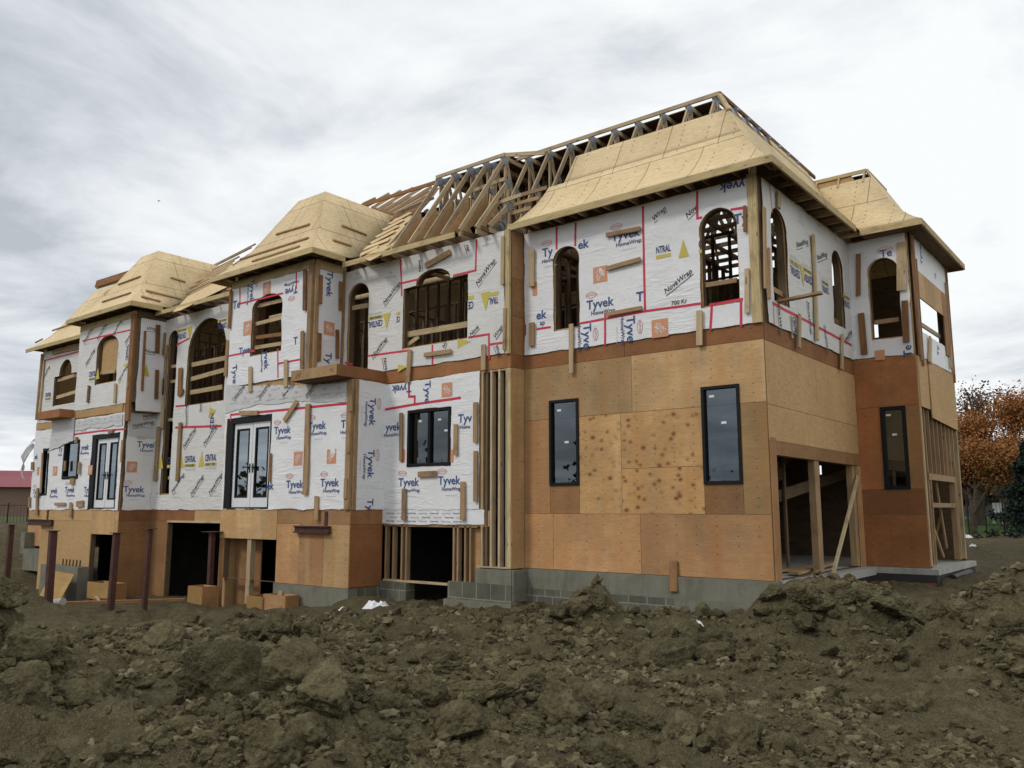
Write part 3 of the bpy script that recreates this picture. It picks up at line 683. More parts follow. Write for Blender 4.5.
# first floor of B
doorB1 = pr(FB, 409.6, 526, 451, 600); doorB1 = rect(doorB1[0][0], -2.1, doorB1[1][0], -.36)
winB1 = pr(FB, 409.6, 411, 451.7, 465)
xs0 = FB.px(481, 460)[0]
wall(FB, rect(XC1, -.02, xs0, Z2-.31), [winB1], 'osb')
window(FB, winB1, 2, .065, .07, ((.25, .8), (.7, .8), (.85, .6)))
s = wrap_sheet(FB, [(XC1+.02, .0), (xs0-.02, .01), (xs0-.02, Z2-.30), (XC1+.02, Z2-.34)], [inset(winB1, -.01)], house, .025)
p = Print(FB)
def q5(X, Y): return (340+X/3.492, 400+Y/3.492)
def at5(X, Y): return p.px(*q5(X, Y))
def q6(X, Y): return (200+X/2.954, 360+Y/2.954)
def at6(X, Y): return p.px(*q6(X, Y))
p.tyvek(*at5(186, 95), .36, 0, 'yvek'); p.tyvek(*at5(437, 65), .36, 0, 'Tyv'); p.tyvek(*at5(240, 288), .36); p.tyvek(*at5(381, 282), .36); p.depot(*at5(228, 195), .36, 0, .5); p.depot(*at5(400, 195), .34, 0, .4)
p.tyvek(*at6(597, 84), .34, 178, 'Tyvek', False); p.tyvek(*at6(672, 95), .32, -90, 'Tyve', False); p.depot(*at6(730, 88), .38, 90)
for t_ in ([(545, 147), (634, 131), (635, 108), (618, 108), (618, 72)], [(634, 131), (768, 112)]): p.tapex([q6(*a) for a in t_], .06)
p.build(s)
for a, b, w, m_ in (((215, 45), (215, 212), .1, 'lumber'), ((406, 85), (405, 192), .11, 'lumber'), ((475, 8), (475, 148), .12, 'lumber'), ((476, 178), (475, 355), .11, 'lumber'), ((275, 260), (338, 257), .13, 'lumber'), ((226, 310), (224, 420), .13, 'lumber'), ((431, 285), (430, 420), .13, 'lumber')):
    bat(FB, q5(*a), q5(*b), w, m_)
wall(FB, rect(XC1, -.36, xs0+.25, -.02), [], 'osb', name='rim_wall')
s = wrap_sheet(FB, rect(XC1+.02, -.33, xs0+.12, -.0), [], house, .02, .035)
p = Print(FB, .035)
for i in range(7):
    for j in range(3): p.text('house wrap', XC1+.3+i*.36+(j % 2)*.1, -.08-j*.09, .055, 0, 'ink_grey' if (i+j) % 2 else 'navy', .01)
p.build(s)
# studs of the walk-out opening below
for x_ in (385.5, 393, 401.5, 406): stud(FB, FB.px(x_, 550)[0], -1.62, -.36, 'lumber', .05)
for x_ in (453.5, 457.5, 465, 470): stud(FB, FB.px(x_, 550)[0], -1.62, -.36, 'lumber', .05)
part(MB().beam(FB.pt(XC1+.05, -.375, -.12), FB.pt(xs0-.1, -.375, -.12), .03, .12, FB.n), 'sill_plate', MT['lumber'])
part(MB().beam(FB.pt(XC1+.05, -1.64, -.13), FB.pt(xs0, -1.64, -.13), .045, .14, FB.n), 'sill_plate', MT['lumber_grey'])
part(MB().beam(FB.pt(xs0-.28, -1.0, -.13), FB.pt(xs0-.1, -1.0, -.13), 1.24, .02, FB.n), 'partition_panel', MT['ply'])
# tall bare stud strip beside it
for x_, m_ in ((482.5, 'lumber_pale'), (487, 'lumber_dark'), (491.5, 'lumber_grey'), (499.5, 'lumber_grey'), (507, 'lumber_grey')): stud(FB, FB.px(x_, 470)[0], ZB+.03, Z2-.31, m_, .05, .14, .02)
post(FB, XB-.06, ZB+.02, Z2-.31, .12, 'fascia', -.06, .02)
part(MB().beam(FB.pt(xs0, Z2-.33, -.12), FB.pt(XB-.1, Z2-.33, -.12), .035, .13, FB.n), 'sill_plate', MT['lumber_grey']); part(MB().beam(FB.pt(xs0-.1, ZB+.015, -.14), FB.pt(XB, ZB+.015, -.14), .03, .17, FB.n), 'sill_plate', MT['lumber_grey'])
part(slab(MB(), Pl('F', YB+.5), rect(xs0-.6, ZB, XB+.3, Z2-.3), [], -.03, 0), 'partition_panel', MT['darkint'])  # dark sheet standing in for the shade behind the studs
wall(SB, rect(YB+.155, ZB, -.002, ZT), [], 'ply_tan', .1)

# ---------------- bay C and bay E (projecting), centre D, far wing F
def front2(pl, u0, u1, holes, top, mat='wrap'): 
    wall(pl, rect(u0, Z2, u1, top), holes, 'osb')
    return wrap_sheet(pl, rect(u0+.03, Z2-.02, u1-.16, top-.22 if top > ZT else top-.03), [inset(h, -.02) for h in holes], house, .025, mat=mat)
hC2 = pa(FC, 253.5, 283, 295, 352.5, 0, .35)
s = front2(FC, XCL, XC2, [hC2], ZTC)
p = Print(FC)
def q7(X, Y): return (200+X/6.827, 240+Y/6.827)
def q8(X, Y): return (180+X/3.838, 180+Y/3.838)
def at7(X, Y): return p.px(*q7(X, Y))
def at8(X, Y): return p.px(*q8(X, Y))
p.tyvek(*at7(358, 345), .36, -90, 'Tyvek'); p.depot(*at7(458, 328), .40); p.tyvek(*at7(625, 345), .36, 182, 'Tyve'); p.text('Te', *at7(250, 443), .32, 0, 'blue', .02); p.depot(*at7(325, 602), .46); p.tyvek(*at8(248, 655), .36, 0, 'Tyve', False); p.tyvek(*at8(443, 618), .32, 0, 'T', False); p.tyvek(*at8(330, 690), .36, -85, 'yvek'); p.tyvek(*at8(210, 745), .36, -85, 'Tyve', False)
for t_ in ([(190, 675), (285, 655)], [(230, 475), (395, 435)], [(230, 410), (230, 475)], [(447, 350), (447, 415)], [(375, 650), (375, 755)], [(375, 705), (465, 688)]): p.tapex([q8(*a) for a in t_])
p.build(s)
for a, b, w, m_ in (((482, 345), (480, 500), .12, 'lumber_brown'), ((472, 580), (470, 725), .12, 'lumber'), ((198, 425), (190, 570), .1, 'lumber_brown')): bat(FC, q8(*a), q8(*b), w, m_)
for a, b in (((150, 20), (150, 94)), ((255, 0), (255, 80))): bat(FC, q6(*a), q6(*b), .13, 'lumber_pale')
for a, b in (((288, 488), (396, 462)), ((288, 555), (396, 528)), ((288, 606), (396, 592)), ((288, 645), (392, 628))): bat(FC, q8(*a), q8(*b), .1, 'lumber_pale' if a[1] != 606 else 'lumber_brown', o=-.1, name='brace_board')
post(FC, XC2-.07, Z2, ZTC-.1, .14, 'lumber', .0, .08)
part(MB().beam(FC.pt(XCL+.02, ZTC-.1, .0), FC.pt(XC2, ZTC-.1, .0), .22, .05, FC.n), 'header_board', MT['fascia']); 
# return of C2
wall(SC2, rect(YC+.155, Z2, YB-.002, ZTC), [], 'osb')
part(MB().beam(SC2.pt(YC+.02, ZTC-.1, .0), SC2.pt(YB-.02, ZTC-.1, .0), .22, .05, SC2.n), 'header_board', MT['fascia'])
s = wrap_sheet(SC2, rect(YC+.08, Z2+.02, YB-.1, ZTC-.22), [], house, .03)
p = Print(SC2); p.tyvek(*p.px(329, 284), .36, -90, 'Tyvek', False); p.depot(*p.px(329, 328.5), .40, 90); p.tyvek(*p.px(328, 358), .34, -90, 'Ty', False); p.build(s)
for a, b, w in (((540, 365), (537, 475), .1), ((535, 588), (532, 695), .1), ((616, 390), (614, 500), .1), ((603, 575), (603, 685), .1)): bat(SC2, q8(*a), q8(*b), w, 'lumber_brown')
post(SC2, YC+.06, Z2, ZTC-.1, .12, 'lumber', .0, .07); post(SC2, YB-.07, Z2, ZTC-.1, .12, 'lumber', .0, .07)
# C first floor
dC = pr(FC, 229, 419, 269.5, 507.5); lC = pr(FC, 234.5, 424, 268, 507)
dC = rect(dC[0][0], .03, dC[1][0], dC[2][1]); lC = rect(lC[0][0], .06, dC[1][0]-.05, lC[2][1])
wall(FC, rect(XCL, -.0, XC1, Z2-.02), [dC], 'osb'); double_door(FC, dC, lC)
s = wrap_sheet(FC, [(XCL+.03, .01), (XC1-.14, .01), (XC1-.14, Z2-.40), (XCL+.03, Z2-.03)], [inset(dC, -.01)], house, .03)
p = Print(FC)
p.tyvek(*at6(243, 208), .40); p.tyvek(*at6(346, 195), .40, 0, 'Tyvek'); p.tyvek(*at6(429, 190), .40, 0, 'Ty'); p.depot(*at6(290, 291), .40); p.depot(*at6(390, 285), .40); p.tyvek(*at6(280, 368), .40); p.tyvek(*at6(383, 363), .40); p.text('ek', *at6(208, 373), .27, 0, 'blue', .022)
p.tapex([q6(*a) for a in ((92, 162), (200, 152), (440, 128))], .06); p.tapex([q6(92, 162), q6(92, 178)])
p.build(s)
for a, b, w, m_ in (((321, 130), (312, 398), .17, 'lumber'), ((288, 122), (250, 180), .13, 'lumber'), ((118, 157), (172, 156), .12, 'lumber'), ((346, 402), (345, 472), .13, 'lumber'), ((448, 80), (447, 152), .11, 'lumber'), ((440, 220), (440, 275), .1, 'lumber'), ((433, 350), (431, 410), .1, 'lumber'), ((210, 275), (208, 360), .06, 'lumber_brown')): bat(FC, q6(*a), q6(*b), w, m_)
post(FC, XC1-.08, .0, Z2-.3, .16, 'lumber', .0, .08)
wall(SC1, rect(YC+.155, -.0, YB-.002, Z2-.275), [], 'osb')
s = wrap_sheet(SC1, rect(YC+.10, .0, YB-.02, Z2-.31), [], house, .03)
p = Print(SC1); p.tyvek(*at5(112, 40), .40, -90); p.tyvek(*at5(106, 222), .40, -90); p.tyvek(*at5(104, 365), .36, -90, 'Ty', False); p.build(s)
part(MB().beam(SC1.pt(YC+.05, .0, .0), SC1.pt(YC+.05, Z2-.3, .0), .1, .06, SC1.n), 'corner_post', MT['lumber'])
# C basement
bC = pr(FC, 225, 538, 274.5, 606); bC = rect(bC[0][0], -2.75, bC[1][0], bC[2][1])
wall(FC, rect(XCL, -1.78, XC1, 0), [rect(bC[0][0], -1.779, bC[1][0], bC[2][1])], 'ply_tan')
xm_ = bC[1][0]+.0
panel(FC, rect(XCL, bC[2][1]+.0, xm_, -.0), 'ply_tan', .0, .03); panel(FC, rect(xm_, -.34, XC1, 0), 'ply', .0, .02)
w3 = (XC1-xm_)/3
for i, m_ in enumerate(('ply', 'ply', 'ply_tan')): panel(FC, rect(xm_+i*w3, -1.78, xm_+(i+1)*w3, -.34), m_, .0, .02)
panel(FC, rect(XCL-.0, -2.75, bC[0][0]+.0, bC[2][1]), 'ply_brown', .0, .02)
post(FC, FC.px(248, 570)[0], -2.75, bC[2][1], .16, 'lumber_pale', -.14, .0, 'post')
part(slab(MB(), Pl('F', YC+.35), rect(bC[0][0], -2.75, FC.px(247, 570)[0]+.1, bC[2][1]+.1), [], -.02, 0), 'partition_panel', MT['ply_brown'])
wall(SC1, rect(YC+.155, -1.78, YB-.002, 0), [], 'ply_red'); panel(SC1, rect(YC-.02, -.34, YB-.01, -.0), 'ply_rim', .0, .02); panel(SC1, rect(YC-.02, -1.76, YB-.06, -.34), 'ply_red', .0, .02)
# overlapping strips of greyer wrap
s = wrap_sheet(FC, [(XCL+.04, 2.62), (-13.2, 2.72), (-11.2, 2.66), (XC1-.2, 2.50), (XC1-.16, Z2-.36), (-11.0, Z2-.30), (XCL+.04, Z2+.02)], [], house, .04, .062, mat='wrap_grey')
p = Print(FC, .062)
for i in range(9):
    for j in range(2): p.tiny(XCL+.4+i*.55+.2*j, 2.85+.26*j-.012*i, 3)
for X, Y in ((115, 95), (190, 90), (262, 88), (330, 85)): p.nova(*at6(X, Y), .2, 38)
p.build(s)
def beam_stub(pl, r, out=.12):
    a, b = r[0], r[2]; mb = MB(); t = .025
    mb.beam(pl.pt(a[0], a[1]+t, .03), pl.pt(b[0], a[1]+t, .03), .03, out, pl.n); mb.beam(pl.pt(a[0], b[1]-t, .03), pl.pt(b[0], b[1]-t, .03), .03, out, pl.n)
    mb.beam(pl.pt(a[0], (a[1]+b[1])/2, .03+out*.35), pl.pt(b[0], (a[1]+b[1])/2, .03+out*.35), b[1]-a[1]-.06, .03, pl.n)
    mb.beam(pl.pt((a[0]+b[0])/2+.45, b[1], .022), pl.pt((a[0]+b[0])/2+.45, b[1]+.33, .022), .1, .02, pl.n)
    return part(mb, 'steel_bracket', MT['steel'])
beam_stub(FC, pr(FC, 298, 525, 332, 534))
# ---- D, the centre
arD = pa(FB, 188.5, 227, 319, 404); u_ = FB.px(168.5, 420)[0]; u2_ = FB.px(176, 420)[0]; arD = [(min(u, XCL-.12) if u > -17 else u, v) for u, v in arD]
arD = arch(-18.45, -16.35, 3.22, 5.84)
tallD = arch(-19.62, -19.12, .5, 5.72)
wall(FB, rect(XE1-.1, 0, XCL+.1, ZT), [arD, tallD], 'osb')
s = wrap_sheet(FB, rect(XE1+.05, .0, XCL+.1, ZT-.02), [inset(arD, -.02), inset(tallD, -.02)], house, .03, mat='wrap_nova')
p = Print(FB)
def q9(X, Y): return (120+X/6.827, 380+Y/6.827)
def at9(X, Y): return p.px(*q9(X, Y))
for X, Y in ((475, 395), (615, 375), (525, 720), (652, 710), (395, 705)): p.nova(*at9(X, Y), .30, 42)
p.central(*at9(462, 552), .36); p.central(*at9(603, 542), .36); p.central(*p.px(184, 334), .34, 180); p.central(*p.px(224.5, 324), .3, 180, False); p.central(*at9(320, 560), .34, 0, True, 'CE')
for X, Y in ((380, 800), (510, 795), (650, 790), (255, 800)): p.tiny(*at9(X, Y))
p.tapex([q9(380, 325), q9(450, 322), q9(690, 314)], .07); p.tapex([(177, 345), (190, 338)], .06); p.tapex([q9(385, 180), q9(440, 175)], .06); p.nova(*at9(455, 240), .26, 95); p.nova(*at9(550, 190), .22, 100, 'Nova'); p.poly([(-.15, -.15), (.25, .05), (-.1, .2)], *at9(625, 225), 0, 'yellow'); p.text('CEN', *at9(630, 280), .26, 90, 'navy', .02)
p.build(s)
for a, b, w, m_ in (((268, 318), (242, 690), .2, 'lumber'), ((415, 290), (393, 690), .16, 'lumber'), ((300, -10), (290, 330), .15, 'lumber_pale'), ((430, 60), (425, 100), .1, 'lumber_brown')): bat(FB, q9(*a), q9(*b), w, m_)
bat(FB, (181, 368), (180, 396), .2, 'lumber_brown'); bat(FB, (167, 345), (164, 395), .12, 'lumber'); bat(FB, (228.5, 340), (226, 376), .14, 'lumber')
for a, b in (((188, 366), (226, 358)), ((189, 380), (225, 370)), ((189, 393), (223, 387))): bat(FB, a, b, .14, 'lumber_pale', o=-.12, name='brace_board')
for y_ in (367, 382, 420, 478): bat(FB, (169, y_), (178, y_-1.), .1, 'lumber_pale', o=-.1, name='brace_board')
# D basement
oD = pr(FB, 168.5, 522, 218, 600); oD = rect(oD[0][0], -2.9, oD[1][0], oD[2][1])
wall(FB, rect(XE1-.1, -2.9, XCL+.1, 0), [rect(oD[0][0], -2.899, oD[1][0], oD[2][1])], 'ply_tan')
panel(FB, rect(XE1+.02, -.34, -17.6, 0), 'ply_rim', .0, .02); panel(FB, rect(-17.6, -.34, XCL, 0), 'osb', .0, .02); panel(FB, rect(XE1+.02, -2.9, oD[0][0], -.34), 'ply_brown', .0, .02); panel(FB, rect(oD[1][0], -2.9, XCL, -.34), 'ply_tan', .0, .02)
part(MB().beam(FB.pt(oD[0][0], oD[2][1]+.02, -.1), FB.pt(oD[1][0], oD[2][1]+.02, -.1), .06, .15, FB.n), 'header_beam', MT['lumber_grey'])
# ---- E bay
FE = FC; X2E = XE1+.28; SE2 = Pl('S', X2E)
hE2 = pa(FE, 98, 118.5, 336, 382, 0, .4)
s = front2(FE, XE2L, X2E, [hE2], ZTC, 'wrap_nova')
p = Print(FE)
def q10(X, Y): return (20+X/6.827, 300+Y/6.827)
def at10(X, Y): return p.px(*q10(X, Y))
for X, Y in ((560, 215), (665, 190), (465, 240), (480, 390), (705, 500), (750, 240)): p.nova(*at10(X, Y), .26, 42)
p.central(*at10(488, 515), .32, 0, False); p.central(*at10(735, 380), .3, 90); p.tiny(*at10(460, 300)); p.tiny(*at10(672, 390)); p.poly([(-.15, -.2), (.15, -.2), (0, .2)], *at10(530, 500), 0, 'yellow')
p.tapex([q10(430, 280), q10(750, 205)], .05); p.build(s)
for a, b, w, m_ in (((475, 585), (465, 700), .13, 'lumber_brown'), ((655, 570), (648, 700), .12, 'lumber_pale'), ((745, 520), (740, 600), .08, 'lumber')): bat(FE, q10(*a), q10(*b), w, m_)
bat(FE, q10(555, 500), q10(655, 486), .11, 'lumber_pale', o=-.1, name='brace_board')
part(slab(MB(), FE, pr(FE, 100.5, 341, 117.5, 371), [], -.12, -.10), 'sheathing_panel', MT['osb'], None, 'board covering the arched upper window')
post(FE, X2E-.1, Z2-.6, ZTC-.1, .24, 'lumber_brown', .0, .08)
part(MB().beam(FE.pt(XE2L, ZTC-.1, .0), FE.pt(X2E, ZTC-.1, .0), .22, .05, FE.n), 'header_board', MT['fascia'])
wall(SE, rect(YC+.155, 0, YB-.002, Z2-.001), [], 'osb'); wall(SE2, rect(YC+.155, Z2-.28, YB-.002, ZTC), [], 'osb')
part(MB().beam(SE2.pt(YC+.02, ZTC-.1, .0), SE2.pt(YB-.02, ZTC-.1, .0), .22, .05, SE2.n), 'header_board', MT['lumber_dark'])
s = wrap_sheet(SE2, rect(YC+.12, Z2-.25, YB-.02, ZTC-.2), [], house, .03)
p = Print(SE2); p.nova(*p.px(152, 329), .26, 5, 'Wrap'); p.nova(*p.px(150, 351.5), .26, 0, 'Nova'); p.poly([(-.12, -.2), (.12, -.2), (0, .2)], *p.px(146, 370), 0, 'yellow'); p.build(s)
for a, b, w, m_ in (((158, 325), (157, 353), .14, 'lumber_brown'), ((157, 370), (156, 399), .12, 'lumber_brown'), ((145, 331), (142, 391), .07, 'lumber_brown'), ((165, 333), (163, 355), .08, 'lumber')): bat(SE2, a, b, w, m_)
s = wrap_sheet(SE, rect(YC+.05, .0, YB-.01, Z2-.3), [], house, .03)
p = Print(SE); p.tyvek(*p.px(147, 445), .40); p.depot(*p.px(131.8, 467), .40); p.tyvek(*p.px(133.5, 489.5), .40); p.tapex([(134, 432), (158, 434)], .07); p.build(s)
# E first floor
dE = pr(FE, 95.5, 435.5, 121, 507); dE = rect(dE[0][0]-.1, .03, XE1-.22, dE[2][1]); lE = pr(FE, 99, 439, 120, 507); lE = rect(lE[0][0]-.08, .06, XE1-.30, lE[2][1])
wE = pr(FE, 66.4, 441.5, 78.8, 478.5)
wall(FE, rect(XE1L, 0, XE1, Z2-.02), [dE, wE], 'osb'); double_door(FE, dE, lE); window(FE, wE, 1, .09, .07, (), 'door_glass')
s = wrap_sheet(FE, [(XE1L+.02, .0), (XE1-.01, .0), (XE1-.01, Z2-.32), (XE1L+.02, Z2-.36)], [inset(dE, -.01), inset(wE, -.01)], house, .035)
p = Print(FE)
for x_, y_, w_ in ((60.5, 449.5, 'Ty'), (85, 447.5, 'yvek'), (54, 491, 'yvek'), (70, 490, 'Tyvek'), (87, 490, 'Tyv')): p.tyvek(*p.px(x_, y_), .36, 0, w_)
p.depot(*p.px(55, 471), .38); p.depot(*p.px(90.6, 470), .36); p.tapex([(73, 434.6), (100, 431), (125, 429)], .06)
for x_, y_ in ((78, 428), (90, 427), (102, 425), (114, 424), (84, 431)): p.tiny(*p.px(x_, y_))
p.build(s)
s = wrap_sheet(FE, [(XE2L+.2, 2.66), (XE1-.1, 2.62), (XE1-.1, Z2-.36), (XE2L+.2, Z2-.40)], [], house, .05, .07, mat='wrap_grey')
p = Print(FE, .07)
for i in range(7): p.tiny(XE2L+.5+i*.45, 2.78+.03*(i % 2), 2)
p.build(s)
s = wrap_sheet(FE, [(XE1L+.05, 2.05), (XE2L+.15, 2.30), (XE2L+.15, Z2-.28), (XE1L+.05, Z2-.2)], [], house, .05, .08, mat='wrap_grey')
s = wrap_sheet(SE, [(YC+.08, 2.30), (YB-.02, 2.28), (YB-.02, Z2-.32), (YC+.08, Z2-.30)], [], house, .04, .065, mat='wrap_grey')
p = Print(SE, .065); p.nova(*p.px(143, 424), .26, 15); p.nova(*p.px(153, 415), .26, 15); p.tiny(*p.px(140, 427)); p.tiny(*p.px(152, 428)); p.build(s)
def q11(X, Y): return (10+X/6.827, 480+Y/6.827)
for a, b, w, m_ in (((418, 152), (415, 255), .14, 'lumber'), ((310, 164), (380, 164), .1, 'lumber'), ((458, 165), (504, 160), .2, 'lumber'), ((415, 10), (440, 10), .2, 'lumber')): bat(FE, q11(*a), q11(*b), w, m_)
for a, b, w in (((80, 462), (79, 474), .12), ((65.5, 461), (65.2, 471), .12), ((77, 437), (76.5, 443), .16), ((123, 440), (121.5, 462), .09), ((109, 431.5), (113.5, 431), .12)): bat(FE, a, b, w, 'lumber')
part(MB().beam(FE.pt(XE2L-.1, Z2-.15, .0), FE.pt(XE1-.2, Z2-.15, .0), .26, .03, FE.n), 'rim_board', MT['osb'])
# ledge at the left end of bay E
part(MB().box((XE1L-.05, YL, Z2-.25), (XE2L-.0, YB-.01, Z2+.02)), 'balcony_ledge', MT['ply_rim'], None, 'wooden ledge over the left end of the far bay')
# E basement
bE = pr(FE, 91.5, 534, 110.5, 586); bE = rect(bE[0][0], -2.7, bE[1][0], bE[2][1])
wall(FE, rect(XE1L-.25, -2.9, XE1, 0), [rect(bE[0][0], -2.899, bE[1][0], bE[2][1])], 'osb')
panel(FE, rect(XE1L-.25, -.36, bE[0][0], 0), 'osb', .0, .02); panel(FE, rect(XE1L-.25, -2.9, bE[0][0]-.0, -.36), 'osb', .0, .02); panel(FE, rect(bE[0][0], bE[2][1], bE[1][0], 0), 'ply_tan', .0, .02); panel(FE, rect(bE[1][0], -2.9, XE1, -.36), 'ply_tan', .0, .02); panel(FE, rect(bE[1][0], -.36, XE1, 0), 'osb', .0, .02)
wall(SE, rect(YC+.155, -2.9, YB-.002, 0), [], 'ply_brown'); panel(SE, rect(YC-.02, -.36, YB-.01, 0), 'ply_rim', .0, .02); panel(SE, rect(YC-.02, -2.9, YB-.01, -.36), 'ply_brown', .0, .02)
beam_stub(FE, pr(FE, 31, 519, 54, 526))
# ---- F, far wing
u0 = -27.9; u1 = -26.05; vS = 3.93; vT = 5.05; vP = 5.6
bigF = [(u0, vS), (u1, vS), (u1, vT), (-26.5, vT)]+[(-27.0+.5*math.cos(math.pi*i/10), vT+.02+(vP-vT)*math.sin(math.pi*i/10)) for i in range(11)]+[(-27.5, vT), (u0, vT)]
wall(FB, rect(XF, Z2, XE2L+.1, ZT), [bigF], 'osb')
s = wrap_sheet(FB, rect(XF+.1, Z2-.02, XE2L, ZT-.02), [inset(bigF, -.02)], house, .03, mat='wrap_nova')
p = Print(FB); p.nova(*p.px(46, 373), .26, 42); p.central(*p.px(47, 396), .3, 0, False); p.tapex([(43, 361), (81, 351)], .06); p.tiny(*p.px(47, 360)); p.build(s)
for a, b in (((57, 381), (80, 374)), ((56, 398), (79, 391))): bat(FB, a, b, .13, 'lumber_pale', o=-.1, name='brace_board')
bat(FB, (53, 353), (81, 346.5), .14, 'lumber'); bat(FB, (42.5, 354), (36.5, 420), .13, 'lumber'); bat(FB, (44.5, 360), (39, 420), .1, 'lumber_pale')
wF = pr(FB, 44.5, 449, 50.5, 495.5)
wall(FB, rect(XF, 0, XE1L+.1, Z2-.02), [wF], 'osb'); window(FB, wF, 1, .08, .05, (), 'door_glass')
s = wrap_sheet(FB, rect(XF+.04, .0, XE1L, Z2-.3), [inset(wF, -.01)], house, .04)
p = Print(FB); p.tyvek(*p.px(37, 492), .36, 0, 'Tyvek'); p.depot(*p.px(39, 471), .36, 0, .6); p.text('ek', *p.px(36.5, 457), .27, 0, 'blue', .02); p.build(s)
for a, b, w in (((38, 488), (37, 515), .15), ((43, 453), (41, 493), .12), ((51.5, 440), (50, 492), .1), ((33, 462), (32.5, 470), .2), ((30, 497), (29.5, 507), .15)): bat(FB, a, b, w, 'lumber')
part(MB().beam(FB.pt(XF, Z2-.15, .0), FB.pt(XE1L, Z2-.15, .0), .28, .03, FB.n), 'rim_board', MT['osb'])
wall(FB, rect(XF, -1.35, XE1L+.1, 0), [], 'ply_tan'); panel(FB, rect(XF, -.36, XE1L-.1, 0), 'osb', .0, .02); panel(FB, rect(XF, -1.35, XE1L-.1, -.36), 'ply', .0, .02)
# flap of wrap hanging loose at the far corner
mb = MB(); N = 8
for i in range(N):
    for j in range(N):
        def fp(a, b): 
            a /= N; b /= N; return Vector((XF-.02-.55*a*(1-.3*b)-.1*math.sin(b*3)*a, YB-.02-.25*math.sin(a*2.6)+.07*math.sin(b*9+a*4), 2.75-b*(.35+.55*a)-.75*a+.05*math.sin(a*9)))
        mb.face([fp(i, j), fp(i, j+1), fp(i+1, j+1), fp(i+1, j)], [(i*.1, j*.1)]*4)
part(mb, 'loose_wrap', MT['wrap'], None, 'flap of wrap blowing loose at the far corner', True)

# ---------------- foundations and floors
part(MB().box((XB-.02, -.09, -1.63), (.06, .12, ZB-.002)), 'foundation_wall', MT['concrete']); part(MB().box((XB-.02, -.10, -2.0), (-1.9, .14, -1.632)), 'block_course', MT['block']); part(MB().box((-1.9, -.096, -2.6), (.055, .13, -1.632)), 'foundation_wall', MT['concrete'])
part(MB().box((XB-.02, -.16, -2.7), (-1.9, .18, -2.002)), 'footing', MT['concrete'])
part(MB().box((xs0-.05, YB-.10, -1.55), (XB+.08, YB+.2, ZB-.02)), 'foundation_wall', MT['concrete']); part(MB().box((FB.px(451, 580)[0], YB-.11, -1.92), (XB+.09, YB+.2, -1.552)), 'block_course', MT['block']); part(MB().box((FB.px(449, 590)[0], YB-.18, -2.6), (XB+.14, YB+.22, -1.922)), 'footing', MT['concrete'])
part(MB().box((XB+.0801, YB-.08, -1.9), (XB+.13, .0, ZB-.02)), 'foundation_wall', MT['concrete'])
cz = -1.785
part(MB().box((xm_-.02, YC-.05, -2.4), (XC1+.04, YC+.2, cz)), 'foundation_wall', MT['concrete'])
part(MB().box((XC1-.2, YC+.202, -2.05), (XC1+.05, YB-.1, cz)), 'block_course', MT['block']); part(MB().box((XC1-.2, YC+.203, -2.6), (XC1+.11, YB-.15, -2.052)), 'footing', MT['concrete'])
part(MB().box((XC1-.1, YB-.098, -2.05), (FB.px(408.5, 590)[0], YB+.2, -1.67)), 'block_course', MT['block']); part(MB().box((XC1-.1, YB-.148, -2.6), (FB.px(409, 590)[0]-.05, YB+.2, -2.052)), 'footing', MT['concrete'])
part(MB().box((xm_-.3, YC-.12, -3.0), (XC1+.12, YC+.24, -2.402)), 'footing', MT['membrane'])
# garage slab and the wrapped footing of the rear bay
mb = slab(MB(), FA, [(0, 0)]*0 or [(-5.3, ZB-.16), (.30, ZB-.16), (.30, ZB-.004), (-5.3, ZB-.004)], [], -D1+.02, -.14)
part(mb, 'floor_slab', MT['slab'])
part(MB().box((-5.3, D1-.02, ZB-.12), (GX+.20, D2+.10, ZB-.004)), 'floor_slab', MT['slab'])
part(MB().box((.062, D1-.24, ZB-.12), (GX+.201, D1-.022, ZB-.005)), 'floor_slab', MT['slab'])
part(MB().box((-.2, .14, -2.3), (.27, D1-.27, ZB-.162)), 'footing', MT['membrane']); part(MB().box((-.2, D1-.27, -2.3), (GX+.17, D2+.08, ZB-.122)), 'footing', MT['membrane'])
part(MB().beam((.272, .5, -1.62), (.272, D1-.27, -1.56), .09, .006, (1, 0, 0)), 'membrane_stripe', MT['redclay']); part(MB().beam((.272, D1-.272, -1.56), (GX+.15, D1-.272, -1.56), .1, .006, (0, -1, 0)), 'membrane_stripe', MT['redclay'])
part(MB().tube((GX+.28, D1+.6, -1.46), (GX+.28, D1+2.4, -1.44), .085, .085, 14), 'drain_pipe', MT['pipe'])
part(MB().box((XF+.1, YB+.2, -.12), (XB-.02, D2-.1, -.02)), 'floor_deck', MT['darkint']); part(MB().box((XCL+.2, YC+.2, -.12), (XC1-.2, YB+.2, -.02)), 'floor_deck', MT['darkint']); part(MB().box((XE1L+.2, YC+.2, -.12), (XE1-.2, YB+.2, -.02)), 'floor_deck', MT['darkint'])
part(MB().box((XF+.1, .3, Z2-.3), (-.2, D2-.1, Z2-.02)), 'floor_deck', MT['lumber_dark']); part(MB().box((XCL+.2, YC+.2, Z2-.28), (XC2-.2, .3, Z2-.021)), 'floor_deck', MT['lumber_dark']); part(MB().box((XE2L+.2, YC+.2, Z2-.28), (XE1-.2, .3, Z2-.021)), 'floor_deck', MT['lumber_dark']); part(MB().box((XC2+.1, YB+.2, Z2-.28), (XB-.1, .3, Z2-.022)), 'floor_deck', MT['lumber_dark']); part(MB().box((-.2, D1+.2, Z2-.3), (GX-.2, D2-.1, Z2-.023)), 'floor_deck', MT['lumber_dark'])
